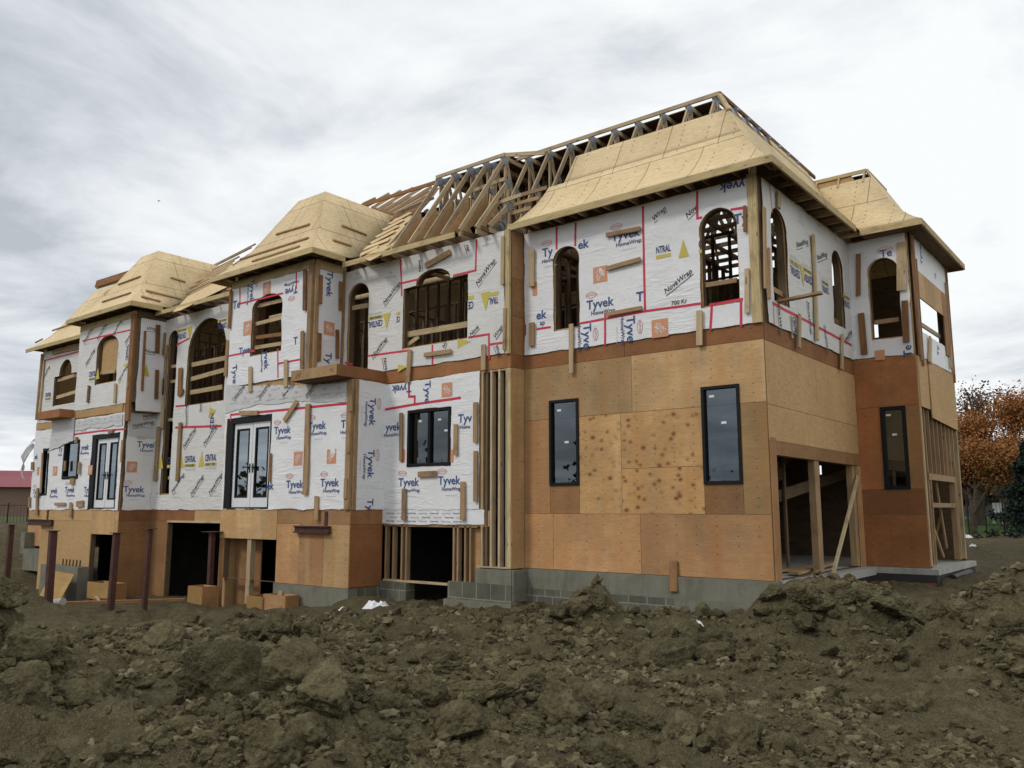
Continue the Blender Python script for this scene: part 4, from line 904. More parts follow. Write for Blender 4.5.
# back, left end and inner walls
FK = Pl('F', D2)
bh = [rect(-25.5, .5, -24.5, 2.3), rect(-19, .4, -17, 2.4), rect(-12.3, .6, -11.2, 2.3), rect(-8.2, .6, -7.2, 2.2), rect(-3.3, .85, -3.15, 1.15), rect(-2.15, .95, -2.05, 1.2),
      rect(-26, 4.0, -25, 5.6), rect(-18.2, 3.8, -16.6, 5.6), rect(-11.5, 4.1, -10.5, 5.4), rect(-7.6, 3.9, -6.7, 5.4), rect(.5, 3.9, 1.12, 5.6), rect(-.75, 4.55, -.35, 4.95)]
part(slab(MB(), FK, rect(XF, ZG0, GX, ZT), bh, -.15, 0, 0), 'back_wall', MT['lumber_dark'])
part(slab(MB(), Pl('S', XF), rect(YB+.152, -1.5, D2-.152, ZT), [], 0, .14), 'wall', MT['osb'])
part(slab(MB(), Pl('S', XE1L-.24), rect(YC+.155, -2.9, YB-.002, 0), [], 0, .14), 'wall', MT['osb'])
part(slab(MB(), Pl('S', XE2L), rect(YC+.155, Z2, YB-.002, ZTC), [], 0, .14), 'wall', MT['osb']); part(slab(MB(), Pl('S', XE1L), rect(YC+.155, 0, YB-.002, Z2-.3), [], 0, .14), 'wall', MT['osb'])
part(slab(MB(), Pl('S', XCL), rect(YC+.155, -2.9, YB-.002, ZTC), [], 0, .14), 'wall', MT['osb'])
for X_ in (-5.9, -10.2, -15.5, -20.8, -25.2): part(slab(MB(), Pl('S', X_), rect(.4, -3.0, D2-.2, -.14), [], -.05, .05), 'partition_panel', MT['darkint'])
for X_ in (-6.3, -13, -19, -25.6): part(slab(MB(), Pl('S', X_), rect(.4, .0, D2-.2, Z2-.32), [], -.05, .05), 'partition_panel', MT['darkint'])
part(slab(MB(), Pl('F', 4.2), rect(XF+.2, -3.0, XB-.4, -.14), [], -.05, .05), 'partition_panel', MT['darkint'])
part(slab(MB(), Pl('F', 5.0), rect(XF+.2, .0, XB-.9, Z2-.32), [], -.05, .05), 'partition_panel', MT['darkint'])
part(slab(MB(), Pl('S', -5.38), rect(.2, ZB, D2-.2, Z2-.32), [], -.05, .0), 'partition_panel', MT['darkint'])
# framing seen through the upper openings
mb = MB()
def stud_wall(mb, pl, u0, u1, v0, v1, sp=.4, m=0):
    n = int((u1-u0)/sp)
    for i in range(n+1):
        u = u0+i*sp; mb.beam(pl.pt(u, v0, 0), pl.pt(u, v1, 0), .045, .09, pl.n, m)
    for v in (v0, v1-.05): mb.beam(pl.pt(u0, v+.02, 0), pl.pt(u1, v+.02, 0), .045, .09, pl.n, m)
for Y_, a, b in ((1.6, -20, -6.2), (2.9, -29, -20.5), (3.6, -28, -5.6), (6.0, -28, -1.5), (2.6, -4.9, -1.6)): stud_wall(mb, Pl('F', Y_), a, b, Z2, ZT-.05)
for X_, a, b in ((-5.6, .3, 8.4), (-3.1, .4, 5.5), (-8.9, 1.7, 8), (-12.9, -.9, 8), (-16, 1.7, 8), (-20.4, .2, 8), (-22, -1, 8), (-1.4, 3.2, 8)): stud_wall(mb, Pl('S', X_), a, b, Z2, ZT-.05)
stud_wall(mb, Pl('F', 2.8), -5.2, -.6, ZB, 1.7); stud_wall(mb, Pl('S', -3.2), .3, 5, ZB, 2.9)
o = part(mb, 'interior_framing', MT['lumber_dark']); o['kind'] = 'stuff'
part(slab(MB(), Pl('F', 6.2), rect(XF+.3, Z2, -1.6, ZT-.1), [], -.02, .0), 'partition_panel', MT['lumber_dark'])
for p0_, p1_ in (((-1.8, .5, -.4), (-1.9, 5.6, .9)), ((-2.4, .5, .4), (-2.4, 5.6, 1.7)), ((-1.2, .4, 1.1), (-1.2, 2.2, 2.2))): part(MB().beam(p0_, p1_, .26, .05, (1, 0, 0)), 'stair_stringer', MT['lumber'])
for q0_, q1_, w_ in (((777, 496), (861, 468), .24), ((776, 465), (800, 448), .16)):
    a_ = SA.px(*q0_, -.9); b_ = SA.px(*q1_, -.9); part(MB().beam(SA.pt(a_[0], a_[1], -.9), SA.pt(b_[0], b_[1], -.9), w_, .05, SA.n), 'stair_stringer', MT['lumber_dark'])
for a_, b_ in (((-.3, .5, ZB+.02), (-2.5, 4.5, ZB+.05)), ((-.2, 1.4, ZB+.02), (-.5, 4.6, ZB+.06)), ((-.9, .6, ZB+.02), (-.4, 3.6, ZB+.04))): part(MB().beam(a_, b_, .2, .05, (0, 0, 1)), 'floor_plank', MT['lumber'])
# ================================================================== roofs
PROF = [(0, 0), (.15, .11), (.3, .25), (.45, .405), (.6, .575), (.76, .80), (.97, 1.16), (1.29, 1.74), (1.68, 2.42)]
def prof(u):
    for (a, b), (c, d) in zip(PROF[:-1], PROF[1:]):
        if u <= c: return b+(d-b)*(u-a)/(c-a)
    return 2.42+(u-1.68)*1.75
ARC = [0.]
for (a, b), (c, d) in zip(PROF[:-1], PROF[1:]): ARC.append(ARC[-1]+math.hypot(c-a, d-b))
def arcl(u):
    for i in range(8):
        if u <= PROF[i+1][0]+1e-6: return ARC[i]+(ARC[i+1]-ARC[i])*(u-PROF[i][0])/(PROF[i+1][0]-PROF[i][0])
    return ARC[-1]
def slope(p0, p1, inw, z0, s0, s1, ua=0, ub=1.68, left=None, name='roof_sheathing', mat='roof'):
    """flared mansard slope above the eave p0-p1; s0/s1 shift the ends per metre inwards (hip +1, valley -1)"""
    p0 = Vector((*p0, 0)); p1 = Vector((*p1, 0)); d = (p1-p0).normalized(); inw = Vector((*inw, 0)); L = (p1-p0).length
    us = sorted({ua, ub, *[u for u, _ in PROF if ua < u < ub]}); mb = MB(); rows = []
    for u in us:
        a = p0+inw*u+d*((s0*u) if left is None else left(u)); b = p1+inw*u-d*(s1*u)
        z = z0+prof(u); k = max(2, int((b-a).length/.6)); row = []
        for i in range(k+1):
            q = a.lerp(b, i/k); t = (q-p0).dot(d); row.append(((q.x, q.y, z+.006*noise.noise((q.x*1.3, q.y*1.3, z))), (t, arcl(u))))
        rows.append(row)
    for r0, r1 in zip(rows[:-1], rows[1:]):
        n0, n1 = len(r0)-1, len(r1)-1; i = j = 0
        while i < n0 or j < n1:
            if j >= n1 or (i < n0 and (i+1)/n0 <= (j+1)/n1): tri = [r0[i], r0[i+1], r1[j]]; i += 1
            else: tri = [r0[i], r1[j+1], r1[j]]; j += 1
            P_ = [Vector(t[0]) for t in tri]
            if (P_[1]-P_[0]).cross(P_[2]-P_[0]).z < 0: tri = tri[::-1]
            mb.face([t[0] for t in tri], [t[1] for t in tri])
    # weld so the sheet shades smoothly along the flare
    mp = {}; nv = []; idx = []
    for v in mb.v:
        k = tuple(round(c, 4) for c in v)
        if k not in mp: mp[k] = len(nv); nv.append(v)
        idx.append(mp[k])
    mb.v = nv; mb.f = [tuple(idx[i] for i in f) for f in mb.f]
    o = part(mb, name, mat if not isinstance(mat, str) else MT[mat], None, None, True)
    md = o.modifiers.new('thickness', 'SOLIDIFY'); md.thickness = .016; md.offset = -1
    return o
def fascia(p0, p1, z, out, h=.13, t=.04, mat='fascia'):
    a = Vector((*p0, z-h/2-.012)); b = Vector((*p1, z-h/2-.012)); n = Vector((*out, 0))
    return part(MB().beam(a-n*.0, b-n*.0, h, t, n), 'fascia_board', MT[mat])
def tails(p0, p1, inw, z, depth, sp=.61, first=.2):
    p0 = Vector((*p0, 0)); p1 = Vector((*p1, 0)); d = (p1-p0).normalized(); L = (p1-p0).length; t = first; n = Vector((*inw, 0))
    while t < L:
        a = p0+d*t; part(MB().beam((a.x, a.y, z-.115), (a.x+n.x*depth, a.y+n.y*depth, z-.115), .045, .09, (0, 0, 1)), 'rafter_tail', MT['lumber_dark']); t += sp
def soffit(r0, r1, z, mat='lumber_dark'):
    part(MB().box((*r0, z-.022), (*r1, z-.002)), 'soffit_sheathing', MT[mat])
def hit_front(px, py, ye, z0):
    lo, hi = ye+.0, ye+1.68
    f = lambda y: on_y(px, py, y).z-(z0+prof(y-ye))
    for _ in range(40):
        m = (lo+hi)/2
        if f(m) > 0: lo = m
        else: hi = m
    p = on_y(px, py, lo); return p
def hit_right(px, py, xe, z0):
    lo, hi = 0., 1.68
    f = lambda u: on_x(px, py, xe-u).z-(z0+prof(u))
    for _ in range(40):
        m = (lo+hi)/2
        if f(m) > 0: lo = m
        else: hi = m
    return on_x(px, py, xe-lo)
def truss(o, inw, z0, depth, flare=True, mat='lumber_grey', top=1.68, peak=None, foot=0., full=True, straight=False):
    """flat-topped mansard truss: o is the plan point under the eave, inw its direction"""
    o = Vector((*o, 0)); i3 = Vector((*inw, 0)); sd = Vector((-inw[1], inw[0], 0)); T = .04; mb = MB()
    def P(u, h): return o+i3*u+Vector((0, 0, z0+h))-sd*(T/2)
    h1 = prof(top)-.11 if peak is None else peak
    def mem(u0, a, u1, b, w=.10): mb.beam(P(u0, a), P(u1, b), w, T, sd)
    if straight: mem(.06, .02, top, h1, .11)
    else: mem(.40+foot, .02+foot*1.6, top, h1)
    mem(.05, -.06, depth, -.06)
    if full:
        mem(top-.02, h1, depth, h1)
        mem(top+.02, h1, top+.02, 0, .075); mem(top+.05, h1, top+.75, 0, .075)
        n = max(1, int((depth-top-.75)/.75)); x = top+.75; up = True
        for k in range(n):
            x2 = x+(depth-x)/(n-k); mem(x, 0 if up else h1, x2, h1 if up else 0, .075); x = x2; up = not up
    else: mem(top-.02, h1, top-.02, 0, .075)
    if top > .9: mem(top*.72, prof(top*.72)-.3, top*.95, 0, .075)
    t = part(mb, 'roof_truss', MT[mat])
    if flare:
        fl = MB(); k_ = min(.9, .62*top); pts = [(.08, -.01), (.08+k_, k_*(h1/top)-.06), (.10+k_*1.02, k_*.45), (.50+.2*k_, -.02)]
        A = [P(*q)-sd*.004 for q in pts]; B = [P(*q)+sd*(T+.004) for q in pts]
        fl.face(A, pts); fl.face(B[::-1], pts[::-1])
        for k in range(len(pts)): k2 = (k+1) % len(pts); fl.face([A[k], B[k], B[k2], A[k2]])
        fl.build('flare_gusset', MT['ply_tan'], t)
    g = MB()
    for (u, h, s) in ((top, h1-.05, .17), (.50+foot, .16+foot*1.6, .12), (top+.75, .0, .1), (top*.72, prof(top*.72)-.3, .11)):
        if u > depth: continue
        for off in (-.004, T+.001):
            q = [P(u-s, h), P(u, h-s), P(u+s*.8, h), P(u, h+s*.75)]
            if sd.dot(Vector((0, 0, 0))) == 0: pass
            g.face([x+sd*off for x in q])
    g.build('gusset_plate', MT['gusset'], t)
    return t
F_, S_ = (0, 1), (-1, 0)
# --- tower A
ZE = 6.28; EA = .44
slope((-5.46, -EA), (EA, -EA), F_, ZE, 0, 1, 0, .90, left=lambda u: .0 if u < .1 else .36*(u-.1)/.8)
slope((-5.46, -EA), (EA, -EA), F_, ZE, 0, 1, .90, 1.33, left=lambda u: .78+.12*(u-.9))
slope((EA, -EA), (EA, D1-EA), S_, ZE, 1, -1, 0, 1.33, left=lambda u: u)
slope((EA, D1-1.7), (EA, D1-EA), S_, ZE, 0, -1, 1.33, 1.68, left=lambda u: -.2+(u-1.33)*1.5)
fascia((-5.56, -EA), (EA+.04, -EA), ZE, (0, -1), .14); fascia((EA, -EA), (EA, D1-EA-.38), ZE, (1, 0), .14)
tails((-5.4, -EA), (EA, -EA), F_, ZE, .43); tails((EA, 0), (EA, D1-.8), S_, ZE, .43, .61, .3)
xs = [-1.3-.62*i for i in range(9)]
for x in xs: truss((x, -EA), F_, ZE, 5.6, flare=False)
for y in (1.9, 2.5, 3.1, 3.7, 4.3, 4.9, 5.5): truss((EA, y), S_, ZE, 5.4, flare=False, mat='lumber_grey')
def rim(p0, p1, z, w=.085, t=.045, n=(0, -1, 0), mat='lumber_grey', name='deck_rim_board'): return part(MB().beam((*p0, z), (*p1, z), w, t, n), name, MT[mat])
ZD = ZE+2.37
rim((-6.9, 1.22), (-1.2, 1.22), ZD); rim((-1.22, 1.2), (-1.22, 7.0), ZD, n=(1, 0, 0), mat='lumber_brown')
part(MB().beam((EA-1.30, -EA+1.30, ZE+1.74), (-1.24, 1.24, ZD), .09, .05, (.7, -.7, .3)), 'hip_rafter', MT['lumber_pale'])
for k in range(3): part(MB().beam((-5.95, .12+.17*k, ZE+.5+.27*k), (-5.35+.1*k, .12+.17*k, ZE+.5+.27*k), .09, .03, (0, -1, 0)), 'roof_purlin', MT['lumber'])
# far side of A roof, deck, and a dark backing added as shade behind trusses
slope((-8.8, D2+.4), (-29.5, D2+.4), (0, -1), ZE, 0, 0, 0, 1.68)
part(MB().box((-9.2, 1.50, ZD+.03), (-1.5, 7.2, ZD+.05)), 'deck_sheathing', MT['lumber_dark'])
part(MB().box((-9.0, 1.0, ZD+.0), (-6.6, 1.49, ZD+.02)), 'deck_sheathing', MT['lumber_dark'])
part(MB().box((-29.4, 3.2, ZD-.06), (-9.9, D2-1.3, ZD-.04)), 'deck_sheathing', MT['lumber_dark'])
part(slab(MB(), Pl('F', 5.2), rect(-9.2, ZE, -6.4, ZD-.25), [], -.02, 0), 'attic_sky_block', MT['lumber_dark'])
for pl_, a_, b_, z_ in ((FA, XB+.1, -.2, 6.62), (SA, .3, 4.25, 6.62), (FB, XC2+.1, XB-.5, 6.36), (FC, XCL+.1, XC2-.1, 6.85), (SC2, YC+.1, YB, 6.85), (FC, XE2L+.1, X2E-.1, 6.85), (SE2, YC+.1, YB, 6.85), (FB, XE1+.1, XCL-.1, 6.65), (FB, XF+.1, XE2L, 6.6), (FG, .1, GX-.2, 6.6)): part(slab(MB(), pl_, rect(a_, 6.10, b_, z_), [], -.12, -.08), 'eave_light_block', MT['lumber_dark'])  # boards added to shut out sky light under the eaves
# --- rear bay G
slope((-.45, D1-EA), (GX+EA-.06, D1-EA), F_, ZE, -1, 1, 0, 1.25, left=lambda u: .78-u*1.2 if u < .2 else -u+.7)
slope((GX+EA-.06, D1-EA), (GX+EA-.06, D2+EA), S_, ZE, 1, 1, 0, 1.42); slope((-.45, D1-EA+.03), (GX+EA-.45, D1-EA+.03), F_, ZE-.02, -1, 1, 1.22, 1.39, left=lambda u: -u+.4, mat='ply_tan')
fascia((EA+.01, D1-EA), (GX+EA-.02, D1-EA), ZE, (0, -1), .14); fascia((GX+EA-.06, D1-EA), (GX+EA-.06, D2+EA), ZE, (1, 0), .14); fascia((GX+EA-.06, D2+EA), (-1, D2+EA), ZE, (0, 1), .14)
tails((EA, D1-EA), (GX+EA, D1-EA), F_, ZE, .42, .61, .25); tails((GX+EA-.06, D1), (GX+EA-.06, D2+EA), S_, ZE, .42, .61, .1)
slope((GX+EA-.06, D2+EA), (-1.2, D2+EA), (0, -1), ZE, 1, 0, 0, 1.42); part(MB().box((-1.6, D1+1.1, ZE+1.86), (GX-1.05, D2-1, ZE+1.88)), 'deck_sheathing', MT['lumber_dark'])
soffit((GX+.002, D1-EA+.01), (GX+EA-.07, D2+EA-.01), ZE-.12); soffit((EA+.02, D1-EA+.01), (GX, D1-.003), ZE-.12)
rim((-2.0, D1-EA+1.40), (GX+EA-1.46, D1-EA+1.40), ZE+1.90, .09, .04, mat='fascia'); rim((GX+EA-1.47, D1-EA+1.4), (GX+EA-1.47, D2+EA-1.4), ZE+1.90, .09, .04, (1, 0, 0), 'fascia')
for x in (.25, -.35, -.9): part(MB().beam((x, D1-EA+1.20, ZE+1.54), (x, D1-EA+1.40, ZE+1.9), .08, .04, (1, 0, 0)), 'roof_rafter', MT['lumber_pale'])
# --- B roof: bare trusses
ZEB, YE = 6.25, -.9
fascia((-10.6, YE), (-6.75, YE), ZEB, (0, -1), .13)
tails((-10.4, YE), (-5.6, YE), F_, ZEB, .46, .54, .1)
for x in (-8.84, -8.30, -7.76, -7.22, -6.66): truss((x, YE), F_, ZEB, 5.2, flare=True, straight=True)
truss((-6.25, YE+.1), F_, ZEB, 3.0, flare=True, top=1.22, full=False, straight=True); truss((-5.95, YE+.2), F_, ZEB, 3., flare=False, top=.8, full=False, straight=True)
for x in (-8.57, -7.5, -6.95): truss((x, YE+.9), F_, ZEB, 4.0, flare=False, top=.75, peak=2.2, mat='lumber_pale')
for x, t_ in ((-9.4, .98), (-9.0, .92)): truss((x, YE+.15), F_, ZEB, 3.0, flare=True, top=t_, full=False, straight=True)
part(MB().box((-13.2, 2.5, ZD+.03), (-9.21, 7.0, ZD+.05)), 'deck_sheathing', MT['lumber_dark']); part(slab(MB(), Pl('F', 2.7), rect(-9.3, ZEB, -5.7, 8.3), [], -.02, 0), 'attic_sky_block', MT['lumber_brown'])  # brown backing added to close the sky gaps behind the trusses
rim((-8.95, YE+1.66), (-6.62, YE+1.66), ZEB+2.38); part(MB().beam((-6.62, YE+1.66, ZEB+2.36), (-5.6, YE+2.1, ZEB+2.30), .1, .04, (0, -1, 0)), 'deck_rim_board', MT['lumber_grey'])
for k, (x0, x1, u) in enumerate(((-8.3, -6.2, .62), (-9.0, -8.3, 1.02), (-7.4, -6.4, 1.3), (-6.6, -5.6, .9))): part(MB().beam((x0, YE+u+.09, ZEB+prof(u)-.2), (x1, YE+u+.09, ZEB+prof(u)-.15), .09, .04, (0, -1, 0)), 'roof_purlin', MT['lumber_grey'])
# boards of the valley between C and B
def gpl(px, py, y0=-.9, z0=6.25, k=.82):
    d = ray(px, py); t = (z0+k*(CAM.y-y0)-CAM.z)/(d.z-k*d.y); return CAM+d*t
NG = Vector((0, -.82, 1)).normalized()
def k1(X, Y): return (350+X/5.689, 140+Y/5.689)
for a, b, w, m_ in (((60, 655), (160, 610), .34, 'roof_plain'), ((85, 620), (225, 565), .32, 'roof_plain'), ((120, 590), (255, 520), .30, 'roof_plain'), ((150, 555), (275, 490), .30, 'roof_plain'), ((190, 515), (305, 455), .30, 'roof_plain'), ((225, 480), (345, 415), .30, 'roof_plain'), ((120, 640), (215, 620), .3, 'roof_plain')):
    part(MB().beam(gpl(*k1(*a)), gpl(*k1(*b)), w, .02, NG), 'valley_board', MT[m_])
for a, b in (((75, 380), (150, 345)), ((100, 390), (225, 320)), ((130, 402), (290, 305)), ((160, 412), (360, 290)), ((195, 420), (430, 275)), ((225, 432), (465, 285)), ((255, 440), (470, 320)), ((290, 425), (480, 345))):
    part(MB().beam(gpl(*k1(*a))+Vector((0, 0, .05)), gpl(*k1(*b))+Vector((0, 0, .05)), .1, .09, NG), 'valley_rafter', MT['lumber_grey'])
part(MB().beam(on_y(*k1(60, 378), 2.2), on_y(*k1(505, 238), 2.2), .1, .05, (0, -1, 0)), 'deck_rim_board', MT['lumber_brown'])
mb = MB(); q_ = [gpl(*k1(*a))-NG*.03 for a in ((50, 660), (110, 680), (235, 612), (350, 425), (255, 440))]; mb.face(q_, [(0, 0), (1, 0), (2, .3), (3, 2), (2, 2)]); part(mb, 'valley_sheathing', MT['roof_plain']).modifiers.new('thickness', 'SOLIDIFY').thickness = .016
mb = MB(); q_ = [gpl(*k1(*a))-NG*.12 for a in ((70, 390), (255, 445), (350, 425), (440, 330), (500, 250))]; mb.face(q_, [(0, 0), (1, 0), (2, .3), (3, 2), (2, 2)]); part(mb, 'valley_sheathing', MT['lumber_brown']).modifiers.new('thickness', 'SOLIDIFY').thickness = .016
# --- bays C and E
def bay(x0, x1, zc, rback, lback, ov=.43):
    ye = YC-ov
    slope((x0-ov, ye), (x1+ov, ye), F_, zc, 1, 1, 0, 1.63)
    slope((x1+ov, ye), (x1+ov, -.70), S_, zc, 1, -rback, 0, 1.63)
    slope((x0-ov, -.7), (x0-ov, ye), (1, 0), zc, -lback, 1, 0, 1.63)
    fascia((x0-ov-.03, ye), (x1+ov+.04, ye), zc, (0, -1), .14); fascia((x1+ov, ye), (x1+ov, -.86), zc, (1, 0), .14); fascia((x0-ov, -.86), (x0-ov, ye), zc, (-1, 0), .14)
    tails((x0, ye), (x1+ov, ye), F_, zc, .42, .61, .1); tails((x1+ov, YC), (x1+ov, -.8), S_, zc, .42, .5, .1)
    soffit((x0-ov, ye+.01), (x1+ov-.01, YC-.055), zc-.005); soffit((x1+.06, YC-.05), (x1+ov-.01, -.8), zc-.005)
    part(MB().box((x0-ov+1.7, ye+1.7, zc+2.28), (x1+ov-1.7, 2.4, zc+2.31)), 'deck_sheathing', MT['roof_plain'])
ZC2, ZE2 = 6.42, 6.46
bay(XCL, XC2, ZC2, 2.0, 1.0); bay(XE2L+.28, X2E, ZE2, 1.9, 1.0)
def toe(p, q, n, w=.06): part(MB().beam(p, q, w, .05, n), 'toe_board', MT['lumber'])
xr, ye = XC2+.43, YC-.43
for a, b in (((277, 235), (310, 225)), ((241, 260), (309, 238.6)), ((253, 262), (300, 247))): toe(hit_front(*a, ye, ZC2), hit_front(*b, ye, ZC2), Vector((0, -.8, .6)))
for a, b in (((341.5, 226), (366, 235.5)), ((332.4, 240.5), (350.7, 246.5))): toe(hit_right(*a, xr, ZC2), hit_right(*b, xr, ZC2), Vector((.8, 0, .6)))
xr2 = X2E+.43
for a, b in (((119, 285), (141, 277)), ((103, 302.5), (131, 293.5))): toe(hit_front(*a, ye, ZE2), hit_front(*b, ye, ZE2), Vector((0, -.8, .6)))
for a, b in (((170.5, 278), (185, 282.5)), ((145.5, 291), (181, 299.5)), ((141, 297), (160, 302))): toe(hit_right(*a, xr2, ZE2), hit_right(*b, xr2, ZE2), Vector((.8, 0, .6)))
# --- D roof
fascia((XE1+.45, YE), (XCL-.45, YE), 6.33, (0, -1), .13); tails((XE1+.3, YE), (XCL-.3, YE), F_, 6.33, .5, .5, .1)
mb = MB(); q_ = [gpl(*a, -.9, 6.33, .82)-NG*.04 for a in ((172, 311), (180, 309), (205, 296), (232, 283), (232, 260), (211, 270))]; mb.face(q_, [(0, 0), (1, 0), (2, .3), (3, 1), (3, 2), (2, 2)]); part(mb, 'valley_sheathing', MT['roof_plain']).modifiers.new('thickness', 'SOLIDIFY').thickness = .016
mb = MB(); q_ = [gpl(*a, -.9, 6.33, .82)-NG*.10 for a in ((200, 281), (232, 262), (262, 242), (262, 255), (228, 288))]; mb.face(q_, [(0, 0), (1, 0), (2, .3), (3, 1), (3, 2)]); part(mb, 'valley_sheathing', MT['lumber_brown']).modifiers.new('thickness', 'SOLIDIFY').thickness = .016
for a, b in (((190, 289), (228, 270)), ((186, 295), (228, 274)), ((194, 284), (228, 266)), ((200, 279), (235, 261)), ((206, 274), (240, 257)), ((211, 268.5), (252, 248)), ((213, 266.5), (256, 244.5))):
    part(MB().beam(gpl(*a, -.9, 6.33, .82), gpl(*b, -.9, 6.33, .82), .16, .05, NG), 'valley_rafter', MT['lumber_grey'])
# --- far wing F
slope((XF-.4, YE), (XE2L-.2, YE), F_, 6.27, 1, 0); slope((XF-.4, 8.5), (XF-.4, YE), (1, 0), 6.27, 1, 1)
fascia((XF-.43, YE), (XE2L+.0, YE), 6.27, (0, -1), .13); tails((XF, YE), (XE2L, YE), F_, 6.27, .44, .61, .1)
toe(hit_front(53, 331, YE, 6.27), hit_front(79, 322, YE, 6.27), Vector((0, -.8, .6))); toe(hit_front(36, 343, YE, 6.27), hit_front(43, 339.5, YE, 6.27), Vector((0, -.8, .6)))
part(MB().beam(on_y(97, 284.5, .3), on_y(140, 271, .3), .28, .06, (0, -1, .2)), 'roof_purlin', MT['lumber_brown']); part(MB().beam(on_y(98, 287, .4), on_y(138, 275, .4), .2, .06, (0, -1, .2)), 'roof_purlin', MT['lumber_pale'])
# ================================================================== ground
CP = [(0, -7, -1.77), (4, -10, -1.68), (5.7, -14.4, -1.66), (-5, -8, -1.86), (-1, -10, -1.7), (-10, -10, -2.05), (-4, -1, -1.95), (0, -1, -1.92), (-8, -1.5, -2.12), (-8, -4, -2.05), (-11, -2.3, -2.32), (-13, -4.5, -2.5), (-17, -1.5, -2.65), (-17.5, -4, -2.72), (-21.5, -2.3, -2.85), (-12, -8, -2.3), (-16, -7, -2.4),
      (-22, -5, -2.9), (-26, -3, -2.75), (-29.5, -2, -2.3), (-34, -2, -1.4), (-31, -6, -2.3), (-27, -6, -2.8), (-38, 0, -.75), (-50, 10, -.6), (-20, -12, -2.3), (-14, 3, -2.9), (-22, 4, -2.9), (-9, 3, -2.2), (-3, 3, -2.0), (1.8, 4, -1.6), (2.6, 7.5, -1.5), (3, 1, -1.65), (8, 2, -1.55), (8, 9, -1.35), (6, 16, -1.0), (9, 22, -.72), (14, 30, -.6), (16, 10, -1.0),
      (10, -4, -1.5), (11, -12, -1.6), (0, -22, -1.65), (12, -25, -1.6), (-20, -25, -1.7), (25, 0, -.9), (40, 60, -.5), (-60, -20, -.6), (-60, 60, -.5), (0, 60, -.5), (60, 0, -.6), (0, -60, -1.2)]
def at_depth(px, py, dist):
    d = ray(px, py); h = math.hypot(d.x, d.y); return CAM+d*(dist/h)
MOUNDS = []   # x, y, height, radius
for px_, d_, h_, r_ in ((800, 12.4, .66, .75), (855, 12.8, .50, .8), (760, 12.2, .28, .5), (898, 12.6, .22, .5), (597, 12.2, .55, .42), (560, 12.0, .38, .6), (683, 12.5, .34, .45), (640, 12.2, .22, .5), (-4, 8.6, .60, .50), (-110, 8.2, .7, 1.0), (1015, 10.0, .46, .9), (1110, 9.6, .75, 1.4), (1060, 12.5, .30, 1.0),
                        (960, 9.2, .15, .9), (250, 6.6, .20, .55), (330, 6.5, .18, .5), (150, 6.9, .14, .5), (420, 6.9, .14, .7), (300, 11.5, .14, .9), (120, 9.0, .1, .8), (520, 7.6, .16, .9), (470, 9.0, .12, .7), (660, 7.8, .12, .8), (-2, 26, .5, 1.2), (-60, 22, .7, 2.2)):
    p_ = at_depth(px_, 509, d_); MOUNDS.append((p_.x, p_.y, h_, r_))
def ground0(x, y):
    ws = hs = 0.
    for cx_, cy_, z in CP:
        d2 = (x-cx_)**2+(y-cy_)**2+.6; w = 1/(d2*d2); ws += w; hs += w*z
    h = hs/ws
    for mx, my, mh, mr in MOUNDS:
        d2 = ((x-mx)**2+(y-my)**2)/(mr*mr)
        if d2 < 9: h += mh*math.exp(-d2)
    return h
def rough_mask(x, y):
    # smoother wheel-worn strip crossing the right foreground
    p = Vector((x, y)); 
    s = 1.
    a = at_depth(560, 509, 10.2); b = at_depth(1024, 509, 7.0)
    ab = Vector((b.x-a.x, b.y-a.y)); t = max(-.1, min(1.3, ((x-a.x)*ab.x+(y-a.y)*ab.y)/ab.length_squared)); q = Vector((a.x, a.y))+ab*t
    d = (p-q).length; s = min(1., .25+max(0, d-.5)/1.2)
    a = at_depth(470, 509, 9.6); d = (p-Vector((a.x, a.y))).length; s = min(s, .3+max(0, d-.5)/.8)
    return s
def lumps(x, y, k, seed, sharp=.45):
    d, pt = noise.voronoi(Vector((x*k, y*k, seed)))
    r = noise.cell(pt[0]*7.31+Vector((.5, .5, .5)))*.5+.5
    e = max(0., min(1., (d[1]-d[0])*2.2))
    return (e**sharp)*max(0., r-.1)*max(0, 1-d[0]*.5)
def sstep(t): t = max(0., min(1., t)); return t*t*(3-2*t)
def ground(x, y):
    h = ground0(x, y); dc = math.hypot(x-CAM.x, y-CAM.y)
    if dc > 70: return h+.3*noise.noise((x*.02, y*.02, 4))
    m = rough_mask(x, y); f = max(0., 1-dc/75.); grass = 1-max(0., min(1., (y-.41*x-24)/5)); f *= max(.12, grass)
    w = noise.noise_vector((x*1.3, y*1.3, 2.))*.34+noise.noise_vector((x*5, y*5, 8.))*.06
    h += .13*noise.fractal((x*.45, y*.45, 1.), .9, 2., 4)*f
    u, v = x+w.x, y+w.y
    mA = sstep(.45+1.5*noise.noise((x*.42, y*.42, 9))); mB = sstep(.55+1.5*noise.noise((x*.8, y*.8, 12)))
    h += m*f*(.34*mA*lumps(u, v, .85, 1.)+.19*(.25+.75*mB)*lumps(u+w.y*.3, v, 2.0, 2.)+.10*(.3+.7*mA)*lumps(u, v, 4.6, 3.))
    h += f*(.35+.65*m)*(.05*noise.fractal((x*4, y*4, 5.), .75, 2.1, 5)+.045*mB*lumps(u, v, 10., 3.5))
    if dc < 16: h += .016*noise.fractal((x*17, y*17, 6.), .7, 2.1, 3)+.026*(.4+.6*m)*lumps(x, y, 19., 4.)
    return h
mb = MB()
th0 = math.pi/2+_a
ths = []; t = -math.pi
while t < math.pi-1e-6:
    ths.append(t); t += R(.165) if abs(t+R(.1)) < R(41) else R(2.5)
rs = [0.6, 1.2, 1.8, 2.3, 2.7, 3.0]; r = 3.05
